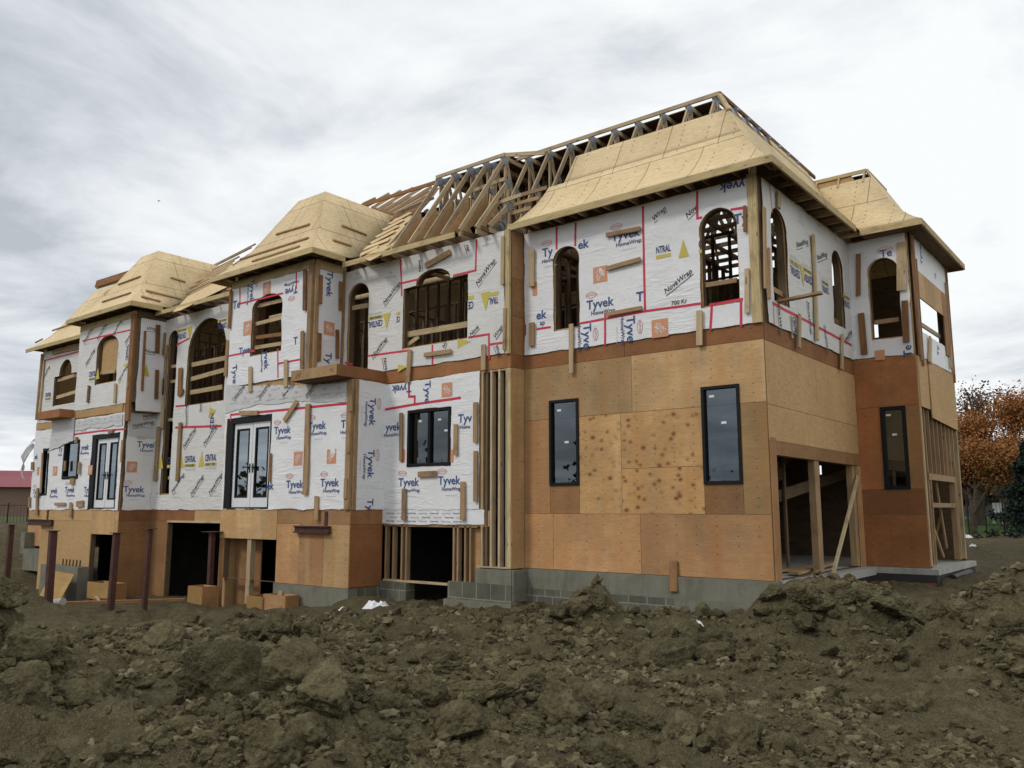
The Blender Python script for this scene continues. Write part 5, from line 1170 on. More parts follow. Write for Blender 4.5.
while r < 40: rs.append(r); r *= 1.0068 if r < 17 else 1.016
while r < 3000: rs.append(r); r *= 1.12
V = [(CAM.x, CAM.y, ground0(CAM.x, CAM.y))]
for r in rs:
    for t in ths:
        x = CAM.x+r*math.cos(th0+t); y = CAM.y+r*math.sin(th0+t); V.append((x, y, ground(x, y)))
n = len(ths); Fs = []
for i in range(n): Fs.append((0, 1+i, 1+(i+1) % n))
for k in range(len(rs)-1):
    a = 1+k*n; b = a+n
    for i in range(n): j = (i+1) % n; Fs.append((a+i, b+i, b+j, a+j))
me = bpy.data.meshes.new('ground'); me.from_pydata(V, [], Fs); me.polygons.foreach_set('use_smooth', [True]*len(Fs)); me.update()
g = bpy.data.objects.new('ground', me); col.objects.link(g); g['kind'] = 'structure'
k = NT('dug_clay_soil'); ps = k.pos()
n1 = k.noise(ps, .55, 5, .6); n2 = k.noise(ps, 6., 6, .65); n3 = k.noise(ps, 38., 4, .65); vo = k.n('ShaderNodeTexVoronoi', i_Scale=24.); k.l(ps, vo.inputs['Vector']); vo2 = k.n('ShaderNodeTexVoronoi', i_Scale=75.); k.l(ps, vo2.inputs['Vector'])
dirt = k.ramp(n2, [(.28, (0.044, 0.035, 0.016)), (.5, (0.100, 0.082, 0.039)), (.72, (0.208, 0.178, 0.095))])
dirt = k.mix(k.ramp(n1, [(.35, (0, 0, 0)), (.65, (.75,)*3)]), dirt, k.ramp(n2, [(.3, (0.046, 0.032, 0.016)), (.7, (0.106, 0.078, 0.041))]))
dirt = k.mix(.4, dirt, k.ramp(n3, [(.3, (0.033, 0.028, 0.015)), (.7, (0.166, 0.146, 0.088))]))
sp = k.n('ShaderNodeSeparateColor'); k.l(vo2.outputs['Color'], sp.inputs[0])
dirt = k.mix(k.math('MULTIPLY', k.math('LESS_THAN', vo2.outputs['Distance'], .26), k.math('GREATER_THAN', sp.outputs[0], .80)), dirt, (0.276, 0.244, 0.167))
sx = k.n('ShaderNodeSeparateXYZ'); k.l(ps, sx.inputs[0])
gl = k.math('SUBTRACT', sx.outputs[1], k.math('MULTIPLY', sx.outputs[0], .41)); gl = k.math('ADD', gl, k.math('MULTIPLY', n1, 3.))
gm = k.ramp(k.math('MULTIPLY_ADD', gl, .25, -7.1), [(0, (0, 0, 0)), (1, (1, 1, 1))])
grass = k.ramp(k.noise(ps, 9., 4, .6), [(.3, (.035, .07, .014)), (.7, (.075, .125, .03))])
k.l(k.mix(gm, dirt, grass), k.b.inputs['Base Color'])
h = k.math('ADD', k.math('MULTIPLY', n3, .5), k.math('ADD', k.math('MULTIPLY', vo.outputs['Distance'], -.55), k.math('MULTIPLY', vo2.outputs['Distance'], -.28)))
k.bump(h, 1., .035); soil = k.out(k.b.inputs['Base Color'].links[0].from_socket, .95, .12); me.materials.append(soil)

# ---- clods of dug clay
def clod_mesh(name, seed, sub, jag):
    B_ = __import__('bmesh'); bm_ = B_.new(); B_.ops.create_icosphere(bm_, subdivisions=sub, radius=1.)
    rn = random.Random(seed); pl_ = []
    for i in range(11):
        z = rn.uniform(-1, 1); t = rn.uniform(0, 6.283); r = math.sqrt(1-z*z); pl_.append((Vector((r*math.cos(t), r*math.sin(t), z)), rn.uniform(.48, .92)))
    for v in bm_.verts:
        d = v.co.normalized(); q = d*1.15+Vector((seed*3.1, seed*1.7, seed))
        f = min([1.05]+[c/d.dot(n) for n, c in pl_ if d.dot(n) > .2])
        if sub > 2:
            f += .10*noise.noise(q*2.3)
            dd, pt = noise.voronoi(q*2.1); f -= .16*max(0, .35-(dd[1]-dd[0]))
            f += .07*noise.fractal(q*4.5, .65, 2.1, 5)+.10*lump3(q*5.5)+.09*lump3(q*13.)
        else: f *= rn.uniform(.62, 1.25)
        v.co = Vector((d.x*f*1.15, d.y*f*.95, d.z*f*.8))
    m_ = bpy.data.meshes.new(name); bm_.to_mesh(m_); bm_.free(); return m_
def lump3(q):
    d, pt = noise.voronoi(q); return max(0., .6-d[0])*(noise.cell(pt[0]*7.3)*.5+.5)
kc = NT('clod_clay'); oc = kc.n('ShaderNodeNewGeometry').outputs['Position']
a1 = kc.noise(oc, 7., 6, .65); a2 = kc.noise(oc, 42., 4, .65)
cc = kc.ramp(a1, [(.28, (0.054, 0.042, 0.021)), (.5, (0.110, 0.091, 0.044)), (.72, (0.216, 0.186, 0.103))]); cc = kc.mix(.35, cc, kc.ramp(a2, [(.3, (0.036, 0.030, 0.018)), (.7, (0.174, 0.155, 0.097))]))
v3 = kc.n('ShaderNodeTexVoronoi', i_Scale=30.); kc.l(oc, v3.inputs['Vector'])
kc.bump(kc.math('ADD', kc.math('MULTIPLY', a2, .7), kc.math('MULTIPLY', v3.outputs['Distance'], -.6)), 1., .035)
clay = kc.out(vary(kc, cc, .22), .95, .12)
CM = [clod_mesh('dirt_clod', s_+1, 5, 1) for s_ in range(7)]
for m_ in CM: m_.materials.append(clay)
for m_ in CM: m_.polygons.foreach_set('use_smooth', [True]*len(m_.polygons))
def clod(x, y, s, m_, rz, sink=.35, label=None, group=None, sq=(1, 1, 1), tilt=0):
    o = bpy.data.objects.new('dirt_clod', CM[m_]); col.objects.link(o)
    o.location = (x, y, ground(x, y)+s*.72*sq[2]*(1-2*sink)*.5+s*.05); o.rotation_euler = (tilt, random.uniform(-.3, .3), rz); o.scale = (s*sq[0], s*sq[1], s*sq[2])
    return tag(o, label, 'dirt clod', group)
def on_ground(px, py):
    d = ray(px, py); t = 3.
    while t < 60:
        p = CAM+d*t
        if p.z < ground0(p.x, p.y)+.06: return p
        t *= 1.01
    return None
BIG = [((222, 688), .30, 'big smooth-faced clod left of the dark crack in the foreground', (1.25, 1., 1.25)), ((300, 690), .34, 'big smooth-faced clod right of the dark crack in the foreground', (1.2, 1., 1.2)), ((220, 652), .15, 'pale crumbly clod sitting just behind the big cracked clods', (1.5, 1, 1)), ((256, 635), .15, 'rounded brown clod behind the pale crumbly clod on the left', (1.1, 1, 1.1)), ((278, 637), .16, 'pointed clod beside the rounded brown clod left of centre', (1, 1, 1.3)),
       ((449, 665), .17, 'flat pale slab of clay lying alone in the middle distance', (1.35, 1, .75)), ((376, 647), .09, 'small dark clod on the smooth patch left of centre', (1, 1, 1)), ((657, 657), .22, 'tall brown clod with a long tail in front of the right hand wall', (1.7, 1, 1)), ((640, 643), .13, 'pointed top of the brown clod pile in front of the right hand wall', (.9, 1, 1.4)), ((597, 598), .19, 'upright dark clod leaning on top of the central mound', (.75, .8, 1.3)),
       ((385, 712), .14, 'pale yellowish clod at the bottom left of centre', (1, 1, 1.2)), ((345, 705), .15, 'dark clod right of the big cracked clods', (1.3, 1, 1)), ((602, 704), .09, 'pale rounded clod in the lower centre', (1, 1, 1)), ((815, 604), .17, 'large pale clod on the face of the mound at the house corner', (1.5, 1, 1)), ((842, 592), .14, 'rounded clod on the right shoulder of the corner mound', (1, 1, 1.1)), ((893, 615), .24, 'dark flat clod at the right foot of the corner mound', (1.5, 1, .8)), ((772, 590), .14, 'dark clod at the left top of the corner mound', (1, 1, 1.2)), ((808, 622), .16, 'wide clod low on the corner mound', (1.4, 1, 1.)), ((905, 642), .16, 'cracked clod at the foot of the right hand slope', (1.2, 1, 1)),
       ((20, 640), .30, 'large clod on the mound at the left edge', (1.2, 1, 1.1)), ((5, 600), .28, 'topmost clod of the mound at the left edge', (1.1, 1, 1.1)), ((15, 690), .22, 'pale clod low at the left edge', (1.2, 1, 1.1)), ((160, 655), .2, 'wide low clod between the left edge and the cracked clods', (1.6, 1, .9)), ((60, 690), .17, 'lumpy clod in the left foreground', (1.5, 1, .9)), ((745, 728), .1, 'flat stone-like clod in the lower right', (1.6, 1, .6)), ((735, 742), .09, 'smooth greenish clod in the bottom right foreground', (1.3, 1, .7)), ((1000, 590), .22, 'clod crowning the slope at the right edge', (1.3, 1, 1)), ((480, 700), .2, 'broad dark clod in the bottom centre', (1.7, 1, .8)), ((530, 690), .17, 'rounded clod right of the broad dark one at the bottom', (1.4, 1, .9)), ((700, 640), .12, 'knobbly clod right of the long-tailed one', (1.1, 1, 1))]
for (px_, py_), s_, lb, sq in BIG:
    p_ = on_ground(px_, py_+6)
    if p_: clod(p_.x, p_.y, s_*(p_-CAM).length/9.2*(1.25 if py_ > 625 and px_ > 100 else .8), random.randrange(7), random.uniform(0, 6), .3, lb, 'clods of dug clay', sq)
n_ = 0
while n_ < 215:
    px_ = random.uniform(-20, 1044); py_ = 768-(768-588)*random.random()**.8
    p_ = on_ground(px_, py_)
    if p_ is None or (p_.y > -.4 and p_.x < 1.9) or p_.y > 26 or (p_.x < -6 and p_.y > -7): continue
    if random.random() > rough_mask(p_.x, p_.y)+.1: continue
    dd = (p_-CAM).length; s_ = random.choice((.05, .06, .08, .1, .13, .17))*random.uniform(.7, 1.35)*(.62+dd/16)
    clod(p_.x, p_.y, s_, random.randrange(7), random.uniform(0, 6), random.uniform(.25, .45), 'small clod of dug clay among others on the churned ground', 'clods of dug clay', (random.uniform(.8, 1.4), 1, random.uniform(.8, 1.15)), random.uniform(-.4, .4)); n_ += 1
# crumbs: far too many to count
import numpy as np
base = [clod_mesh('c', s_+20, 2, 1) for s_ in range(6)]
bv = [(np.array([v.co[:] for v in m_.vertices]), np.array([p.vertices[:] for p in m_.polygons])) for m_ in base]
for m_ in base: bpy.data.meshes.remove(m_)
base_f = bv[0][1]
kc = NT('crumb_clay'); ta = kc.n('ShaderNodeAttribute', attribute_name='tone').outputs['Fac']; a2 = kc.noise(kc.pos(), 60., 4, .65)
crumb = kc.out(kc.mix(.3, kc.ramp(ta, [(.0, (0.050, 0.040, 0.020)), (.5, (0.102, 0.083, 0.041)), (.90, (0.166, 0.141, 0.076)), (.985, (0.230, 0.202, 0.128))]), kc.ramp(a2, [(.3, (0.036, 0.030, 0.018)), (.7, (0.184, 0.159, 0.097))])), .95, .12)
VV = []; FF = []; nv_ = 0
for i in range(60000):
    d_ = 3.4*(17/3.4)**(random.random()**.9); t = th0+R(random.uniform(-40, 40)); x = CAM.x+d_*math.cos(t); y = CAM.y+d_*math.sin(t)
    if y > -.3 and x < .4: continue
    cl = noise.noise((x*.9, y*.9, 3.))+.5*noise.noise((x*3, y*3, 3.))
    if cl < random.uniform(-.35, .45): continue
    s_ = (.006+.044*random.random()**3.)*random.uniform(.8, 1.3)*(.55+d_/11); z = ground(x, y)+s_*.2
    m_ = np.array(Matrix.Rotation(random.uniform(0, 6.3), 3, 'Z') @ Matrix.Rotation(random.uniform(0, 6.3), 3, 'X'))*s_
    vs, fs = random.choice(bv); VV.append(vs @ m_.T+np.array((x, y, z))); FF.append(fs+nv_); nv_ += len(vs)
VV = np.concatenate(VV); FF = np.concatenate(FF)
me = bpy.data.meshes.new('dirt_crumbs'); me.vertices.add(len(VV)); me.vertices.foreach_set('co', VV.astype(np.float32).ravel()); me.loops.add(FF.size); me.loops.foreach_set('vertex_index', FF.astype(np.int32).ravel())
me.polygons.add(len(FF)); me.polygons.foreach_set('loop_start', np.arange(0, FF.size, 3, dtype=np.int32)); me.polygons.foreach_set('loop_total', np.full(len(FF), 3, dtype=np.int32)); me.polygons.foreach_set('use_smooth', np.zeros(len(FF), dtype=bool)); me.update(); me.validate(); nf = len(base_f); tn = np.repeat(np.random.RandomState(4).rand(len(FF)//nf), nf).astype(np.float32); at_ = me.attributes.new('tone', 'FLOAT', 'FACE'); at_.data.foreach_set('value', tn); me.materials.append(crumb)
o = bpy.data.objects.new('dirt_crumbs', me); col.objects.link(o); tag(o, 'loose crumbs of clay scattered over the churned ground', 'dirt', None, 'stuff')

# ================================================================== loose things round the house
def at(px, py, z): return on_z(px, py, z)
def steel_post(pt, pb, zb, w, label, rod=True, plate=.12):
    b = on_z(*pb, zb); d = ray(*pt); t = ((b-CAM).length)/d.length; top = CAM+d*t
    # stand it up: keep the foot, take the height and the slight lean of the photo
    hgt = top.z-b.z; top = Vector((b.x+(top.x-b.x)*.6, b.y+(top.y-b.y)*.6, top.z))
    zg = ground0(b.x, b.y)-.3; foot = b+(b-top)*((b.z-zg)/hgt)*1.
    e = empty('steel_post', foot, label, 'steel post', 'bare steel deck posts')
    ax = (top-foot).normalized(); mb = MB(); s = w
    mb.beam(foot, top, s, s, (0, -1, 0)); mb.build('post_shaft', MT['steel'], e)
    MB().box((top.x-plate, top.y-plate-s/2, top.z), (top.x+plate, top.y+plate-s/2, top.z+.015)).build('cap_plate', MT['steel'], e)
    if rod: MB().tube(top+Vector((.02, -s/2, .015)), top+Vector((.03, -s/2, .42)), .012).build('threaded_rod', MT['rebar'], e)
    return e
steel_post((56, 531), (51, 612), -2.42, .15, 'rusty red steel post standing in front of the leaning board, second from the left', False)
steel_post((120, 533), (113, 612), -2.42, .13, 'bright red steel post in front of the narrow basement doorway', False)
steel_post((153, 529), (146, 613), -2.42, .10, 'thin red steel post with a threaded rod on top')
steel_post((214, 532), (211, 606), -2.5, .12, 'red steel post with a wide cap plate by the large basement opening', False, .2)
steel_post((14, 525), (9, 583), -2.3, .14, 'red steel post nearest the left edge of the photo', False)
steel_post((43, 532), (41, 552), -2.0, .12, 'short dark steel post behind the far basement corner', False, .06)
def boxthing(name, px0, px1, ptop, pbot, Y, depth, label, cat, mat='ply_yellow'):
    a = on_y(px0, pbot, Y); b = on_y(px1, ptop, Y)
    e = empty(name, ((a.x+b.x)/2, Y+depth/2, a.z), label, cat); t = .02
    MB().box((a.x, Y, a.z), (b.x, Y+t, b.z)).build('front_panel', MT[mat], e)
    MB().box((b.x, Y+.001, a.z), (b.x+t, Y+depth, b.z-.003)).build('side_panel', MT['ply_brown'], e); MB().box((a.x-t, Y+.001, a.z), (a.x, Y+depth, b.z-.003)).build('side_panel', MT['ply_brown'], e)
    MB().box((a.x, Y+depth-t, a.z), (b.x, Y+depth, b.z-.006)).build('back_panel', MT[mat], e)
    return e
boxthing('form_box', 187, 202, 587, 612, -2.3, .45, 'yellow plywood form box in front of the large basement opening', 'form box')
boxthing('form_box', 246, 262, 597, 622, -2.0, .5, 'yellow plywood form at the foot of the post in the right bay opening', 'form box'); boxthing('form_box', 263, 285, 596, 614, -1.95, .4, 'orange plywood form between the post and the concrete wall', 'form box', 'ply')
boxthing('form_box', 86.5, 110, 584, 598, -2.1, .5, 'low wooden form under the narrow basement doorway', 'form box')
p_ = on_y(50, 598, -2.75); e = tag(MB().beam(p_, (p_.x+.02, p_.y+.35, on_y(57.5, 572, -2.4).z), 1.45, .02, (0, -1, .1)).build('plywood_sheet', MT['ply_yellow']), 'yellow plywood sheet leaning on the low concrete wall', 'plywood sheet')
a = on_y(38, 600, -2.1); b = on_y(78, 567.5, -2.1)
e = empty('concrete_stub_wall', ((a.x+b.x)/2, -1.9, a.z), 'low concrete wall with rebar sticking up by the far bay', 'concrete wall'); MB().box((a.x, -2.1, a.z-.3), (b.x, -1.75, b.z)).build('wall', MT['concrete'], e)
for i in range(6): x = a.x+(b.x-a.x)*(.45+.09*i); MB().tube((x, -1.93, b.z-.05), (x+.02, -1.93, b.z+.2), .022).build('rebar', MT['rebar'], e)
a = on_y(19.5, 553, -.8); b = on_y(40, 533, -.8)
e = empty('concrete_stub_wall', ((a.x+b.x)/2, -.6, a.z), 'stepped concrete stub below the far left corner of the house', 'concrete wall'); MB().box((a.x, -.8, a.z), (a.x+.35, -.4, b.z)).build('wall', MT['concrete'], e); MB().box((a.x+.351, -.8, a.z-.6), (b.x+.6, -.4, a.z+.17)).build('footing', MT['concrete'], e)
def plank(p0, p1, w, t, n, mat, label, name='plank'): 
    m_ = (Vector(p0)+Vector(p1))/2
    o = MB().beam(p0, p1, w, t, n).build(name, MT[mat]); return tag(o, label, 'plank')
a = SA.px(819, 577, .12); b = SA.px(858, 477, .05)
plank(SA.pt(a[0], a[1], .34), SA.pt(b[0], b[1], .03), .09, .045, (1, 0, 0), 'lumber_pale', 'pale plank propped diagonally across the garage opening')
plank(SA.pt(SA.px(776, 305)[0], SA.px(776, 304)[1], -.3), on_x(822, 294, .85), .14, .045, (0, 0, 1), 'lumber', 'board poking out of the arched upper window on the side')
zt = 2.72; e = plank(on_z(12, 606, -2.42), on_z(185, 601, -2.42), .2, .07, (0, 0, 1), 'lumber_brown', 'long reddish timber lying on the ground behind the steel posts')
plank(at(26, 605, -2.15), at(50, 615, -2.4), .24, .05, (0, -.5, .8), 'lumber', 'short tan board tilted into the dirt by the left posts'); plank(at(8, 606.5, -2.2), at(22, 606, -2.2), .1, .05, (0, 0, 1), 'lumber_pale', 'pale stub of lumber by the left edge mound')
plank(at(96, 597.5, -2.5), at(101, 604, -2.5), .05, .04, (0, 0, 1), 'lumber_pale', 'thin pale stick on the ground under the narrow doorway'); plank(FA.pt(FA.px(676, 560)[0], -1.5, .1), FA.pt(FA.px(675, 560)[0], -.95, .03), .15, .04, (0, -1, 0), 'ply_brown', 'short board standing against the concrete under the right wall')
plank(at(253, 612, -2.3), FC.pt(FC.px(286, 580)[0], -1.95, .12), .12, .04, (0, -1, 0), 'lumber_grey', 'grey stake leaning on the concrete beside the orange form') if False else None
tag(MB().beam(FC.pt(FC.px(286, 600)[0], -2.5, .14), FC.pt(FC.px(286, 600)[0], -1.95, .14), .12, .04, FC.n).build('stake', MT['lumber_grey']), 'grey wooden stake standing against the concrete of the right bay', 'stake')
tag(MB().tube(at(42, 604, -2.45), at(63, 601.5, -2.3), .09, .09, 12).build('plastic_pipe', MT['slab']), 'short pale pipe lying beside the long reddish timber', 'pipe')
tag(MB().box((at(116, 613, -2.3)), at(134, 609.5, -2.26)).build('membrane_scrap', MT['INKtape'] if 'INKtape' in MT else MT['steel']), 'dark red scrap on the dirt between two steel posts', 'scrap')
def litter(px, py, w, h, label, dz=.05, name='plastic_litter', mat='trash', zz_=None):
    p_ = at(px, py, zz_) if zz_ else on_ground(px, py) or at(px, py, -1.5); k_ = (p_-CAM).length/840; w *= k_; h *= k_; mb = MB(); N = 10; pts = {}
    zz = ground(p_.x, p_.y)+dz
    for i in range(N+1):
        for j in range(N+1):
            u, v = (i/N-.5), (j/N-.5); e_ = max(0, 1-(2*abs(u))**3)*max(0, 1-(2*abs(v))**3)
            q = Vector((p_.x, p_.y, zz))+RT*(u*w*(1+.3*noise.noise((v*5, px, 1))))+Vector((FW.x, FW.y, 0))*(v*w*.8)
            q.z += e_*h*(.12+1.5*abs(noise.noise((u*7, v*7, px*.1))))-.03*(1-e_); pts[i, j] = q
    for i in range(N):
        for j in range(N): mb.face([pts[i, j], pts[i+1, j], pts[i+1, j+1], pts[i, j+1]], [(0, 0)]*4)
    return tag(mb.build(name, MT[mat]), label, 'litter')
litter(377, 607, 26, 7, 'crumpled white plastic sheet by the concrete under the right bay', .02); litter(416, 626, 15, 3, 'small white scrap on the dirt left of centre', .03); litter(343, 611, 9, 3, 'tiny white scrap near the crumpled plastic sheet')
litter(699, 624, 8, 4, 'white scrap stuck on the pile in front of the right wall'); litter(994, 586, 13, 6, 'white plastic bag on the slope at the right', .05, zz_=-1.42); litter(997, 576, 8, 3, 'small white scrap behind the plastic bag', .04, zz_=-1.4); litter(966, 537, 10, 3, 'white sheet lying at the foot of the rear bay', .03); litter(973, 546, 6, 3, 'pale scrap below the white sheet at the right', .03)
# ================================================================== background
def leafmat(name, cs, rough=.7):
    k = NT(name); r = k.n('ShaderNodeObjectInfo'); at_ = k.n('ShaderNodeAttribute', attribute_name='tone'); 
    return k.out(k.ramp(at_.outputs['Fac'], cs), rough, .2)
def leaves(name, parent, centres, n, spread, size, mat, seed):
    rn = random.Random(seed); V = []; Fs = []; tone = []
    for i in range(n):
        c, rad, tb = rn.choice(centres); d = Vector((rn.gauss(0, 1), rn.gauss(0, 1), rn.gauss(0, .8))); p = Vector(c)+d*rad*.5
        a = Vector((rn.uniform(-1, 1), rn.uniform(-1, 1), rn.uniform(-1, 1))).normalized(); b = a.orthogonal().normalized(); b = (b*math.cos(i)+a.cross(b)*math.sin(i)); s_ = size*rn.uniform(.6, 1.4); i0 = len(V)
        V += [tuple(p-a*s_), tuple(p+b*s_*.6), tuple(p+a*s_), tuple(p-b*s_*.6)]; Fs.append((i0, i0+1, i0+2, i0+3)); tone.append(min(1, max(0, tb+rn.gauss(0, .16))))
    o_ = Vector(parent.location); me = bpy.data.meshes.new(name); me.from_pydata([Vector(v)-o_ for v in V], [], Fs); at_ = me.attributes.new('tone', 'FLOAT', 'FACE'); at_.data.foreach_set('value', tone); me.materials.append(mat)
    o = bpy.data.objects.new(name, me); col.objects.link(o); o.parent = parent; return o
BARK = M_plain('grey_brown_bark', (.075, .058, .045), .9, 6, .35, 0, .1, .4)
MAPLE = leafmat('autumn_maple_leaves', [(0, (.08, .06, .02)), (.3, (.17, .095, .028)), (.6, (.25, .105, .032)), (1, (.37, .16, .052))])
SPRUCE = leafmat('spruce_needles', [(0, (.008, .016, .012)), (.5, (.018, .034, .026)), (1, (.04, .06, .045))])
SHRUB = leafmat('dull_shrub_leaves', [(0, (.03, .035, .015)), (.5, (.07, .065, .025)), (1, (.13, .09, .03))])
BARE = leafmat('sparse_brown_leaves', [(0, (.06, .04, .03)), (1, (.16, .09, .05))])
def tree(name, x, y, h, spread, label, mat, nl, seed, leaf=.16, z=None, toneup=0., low=.25, group=None):
    rn = random.Random(seed); z = ground0(x, y)-.1 if z is None else z
    e = empty(name, (x, y, z), label, 'tree', group); mb = MB(); tips = []
    def grow(p, d, L, r, lv):
        q = p+d*L; mb.tube(p, q, r, r*.68, 6)
        if lv >= 2: tips.append((q, lv))
        if lv == 4: return
        for k_ in range(rn.choice((2, 3, 3)) if lv < 3 else 2):
            nd = (d+Vector((rn.gauss(0, .55)*spread, rn.gauss(0, .55)*spread, rn.gauss(.08, .3)))).normalized(); grow(q, nd, (h*.21 if lv == 0 else L)*rn.uniform(.62, .85)*(1.25 if lv == 0 else 1), r*.62, lv+1)
    grow(Vector((x, y, z)), Vector((.03, 0, 1)), h*low, h*.024, 0)
    mb.build('trunk', BARK, e)
    zs = [t[0].z for t in tips]; z0, z1 = min(zs), max(zs)
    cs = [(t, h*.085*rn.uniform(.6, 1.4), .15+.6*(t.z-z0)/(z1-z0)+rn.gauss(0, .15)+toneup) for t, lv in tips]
    leaves('crown', e, cs, nl, 1, leaf, mat, seed); return e
p_ = at_depth(973, 521, 46); tree('maple_tree', p_.x, p_.y, 7.9, 1.35, 'orange and brown autumn maple beside the right end of the house', MAPLE, 36000, 5, .06, toneup=.12, low=.13, group=None)
p_ = at_depth(1003, 519, 54); tree('maple_tree', p_.x, p_.y, 9.4, 1.1, 'brighter orange maple rising behind the dark spruce', MAPLE, 30000, 11, .065, toneup=.3, low=.2)
p_ = at_depth(980, 519, 60); tree('bare_tree', p_.x, p_.y, 12.2, .6, 'thin half-bare tree sticking out above the maples', BARE, 1600, 23, .09, low=.16)
p_ = at_depth(958, 519, 58); tree('bare_tree', p_.x, p_.y, 9.6, .8, 'sparse dull tree half hidden by the rear bay', BARE, 3000, 29, .09, low=.16)
def spruce(x, y, h, rad, label, seed):
    rn = random.Random(seed); z = ground0(x, y)-.1; e = empty('spruce_tree', (x, y, z), label, 'tree'); MB().tube((x, y, z), (x, y, z+h*.97), h*.022, .01, 8).build('trunk', BARK, e); cs = []
    for i in range(420):
        f = rn.random()**.75; r_ = rad*(1-f)*rn.uniform(.35, 1.2)*(.75+.35*math.sin(f*26+rn.random()))+.05; t = rn.uniform(0, 6.3); cs.append(((x+r_*math.cos(t), y+r_*math.sin(t), z+.25+f*(h-.3)-.22*r_), .17*(1-f*.6)+.06, rn.uniform(.1, .8)))
    leaves('crown', e, cs, 20000, 1, .055, SPRUCE, seed); return e
p_ = at_depth(1034, 527, 38); spruce(p_.x, p_.y, 3.7, 1.7, 'dark green spruce at the right edge', 3)
p_ = at_depth(1090, 527, 36); spruce(p_.x, p_.y, 5.2, 2.0, 'taller dark spruce beyond the right edge', 8)
for i, (px_, d_, h_, lb) in enumerate(((950, 64, 3.6, 'dull shrub behind the garden fence nearest the house'), (985, 66, 3.2, 'dull shrub behind the garden fence between trunk and spruce'), (1010, 62, 3.4, 'dull shrub behind the spruce'), (1050, 64, 4.2, 'dull shrub beyond the right edge'))):
    p_ = at_depth(px_, 515, d_); tree('shrub', p_.x, p_.y, h_*1.2, 1.5, lb, SHRUB, 7000, 40+i, .09, low=.16)['category'] = 'shrub'
IRON = M_plain('black_iron_fence_paint', (.012, .012, .013), .5, 4, .2, 0, .4)
def fence(a, b, z, h, n, label, mat=IRON, pk=.14):
    e = empty('iron_fence', (*((a+b)/2).xy, z), label, 'fence'); d = b-a
    for i in range(n+1): q = a+d*(i/n); MB().tube((q.x, q.y, z-.3), (q.x, q.y, z+h+.08), .035, .035, 6).build('fence_post', mat, e)
    mb = MB(); L = d.length; k = int(L/pk)
    for zz in (z+.12, z+h-.06): mb.tube((a.x, a.y, zz), (b.x, b.y, zz), .018, .018, 4)
    for i in range(k): q = a+d*(i/k); mb.tube((q.x, q.y, z+.05), (q.x, q.y, z+h), .009, .009, 4)
    mb.build('picket_panel', mat, e); return e
a = at_depth(935, 524, 41); b = at_depth(1100, 524, 40); fence(a, b, -.75, 1.25, 9, 'black iron picket fence in front of the autumn trees')
# woods across the fields behind the viewer, seen only mirrored in the glass
rn = random.Random(77); V = []; Fs = []; tone = []
for c_ in range(95):
    a_ = R(rn.uniform(205, 275)); r_ = rn.uniform(70, 95); cx_, cy_ = -4+r_*math.cos(a_), -6+r_*math.sin(a_); hh = rn.uniform(2.5, 6.5); ww = rn.uniform(2, 4)
    for q_ in range(110):
        d = Vector((rn.gauss(0, .5)*ww, rn.gauss(0, .5)*ww, abs(rn.gauss(0, .45))*hh)); p_ = Vector((cx_, cy_, -1.0))+d; a1_ = Vector((rn.uniform(-1, 1), rn.uniform(-1, 1), rn.uniform(-1, 1))).normalized(); b1_ = a1_.orthogonal().normalized(); s_ = rn.uniform(.2, .5); i0 = len(V)
        V += [tuple(p_-a1_*s_), tuple(p_+b1_*s_), tuple(p_+a1_*s_), tuple(p_-b1_*s_)]; Fs.append((i0, i0+1, i0+2, i0+3)); tone.append(rn.uniform(.1, .8))
me = bpy.data.meshes.new('far_woods'); me.from_pydata(V, [], Fs); me.attributes.new('tone', 'FLOAT', 'FACE').data.foreach_set('value', tone); me.materials.append(SHRUB); o = bpy.data.objects.new('far_woods', me); col.objects.link(o); tag(o, 'dark far-off woods mirrored low in the window glass', 'woods', None, 'stuff')
# house hidden in the trees on the right
DK = M_plain('dark_brown_brick', (.07, .058, .05), .9, 3, .3); p_ = at_depth(985, 512, 75)
def far_house(c, dx, w, dpt, hw, hr, mw, mr, label, z, ridge_in=.0):
    e = empty('neighbour_house', (c.x, c.y, z), label, 'house'); x_ = Vector((math.cos(dx), math.sin(dx), 0)); y_ = Vector((-math.sin(dx), math.cos(dx), 0)); o_ = Vector((c.x, c.y, z))
    MB().obox(o_-x_*w/2, x_*w, y_*dpt, Vector((0, 0, hw))).build('wall', mw, e)
    ov = .5; mb = MB(); A = [o_-x_*(w/2+ov)-y_*ov, o_+x_*(w/2+ov)-y_*ov, o_+x_*(w/2+ov)+y_*(dpt+ov), o_-x_*(w/2+ov)+y_*(dpt+ov)]; A = [q+Vector((0, 0, hw)) for q in A]
    r0 = o_-x_*(w/2+ov-ridge_in)+y_*dpt/2+Vector((0, 0, hw+hr)); r1 = o_+x_*(w/2+ov-ridge_in)+y_*dpt/2+Vector((0, 0, hw+hr))
    mb.face([A[0], A[1], r1, r0], [(0, 0), (w, 0), (w, 3), (0, 3)]); mb.face([A[2], A[3], r0, r1], [(0, 0), (w, 0), (w, 3), (0, 3)]); mb.face([A[1], A[2], r1]); mb.face([A[3], A[0], r0]); mb.face(A[::-1])
    mb.build('roof', mr, e); return e, x_, y_, o_
RR = NT('red_metal_roof'); wv = RR.n('ShaderNodeTexWave', i_Scale=1.1); RR.l(RR.uv(), wv.inputs['Vector']); RM = RR.out(RR.mix(wv.outputs['Fac'], (.17, .02, .028), (.27, .04, .05)), .5, .4)
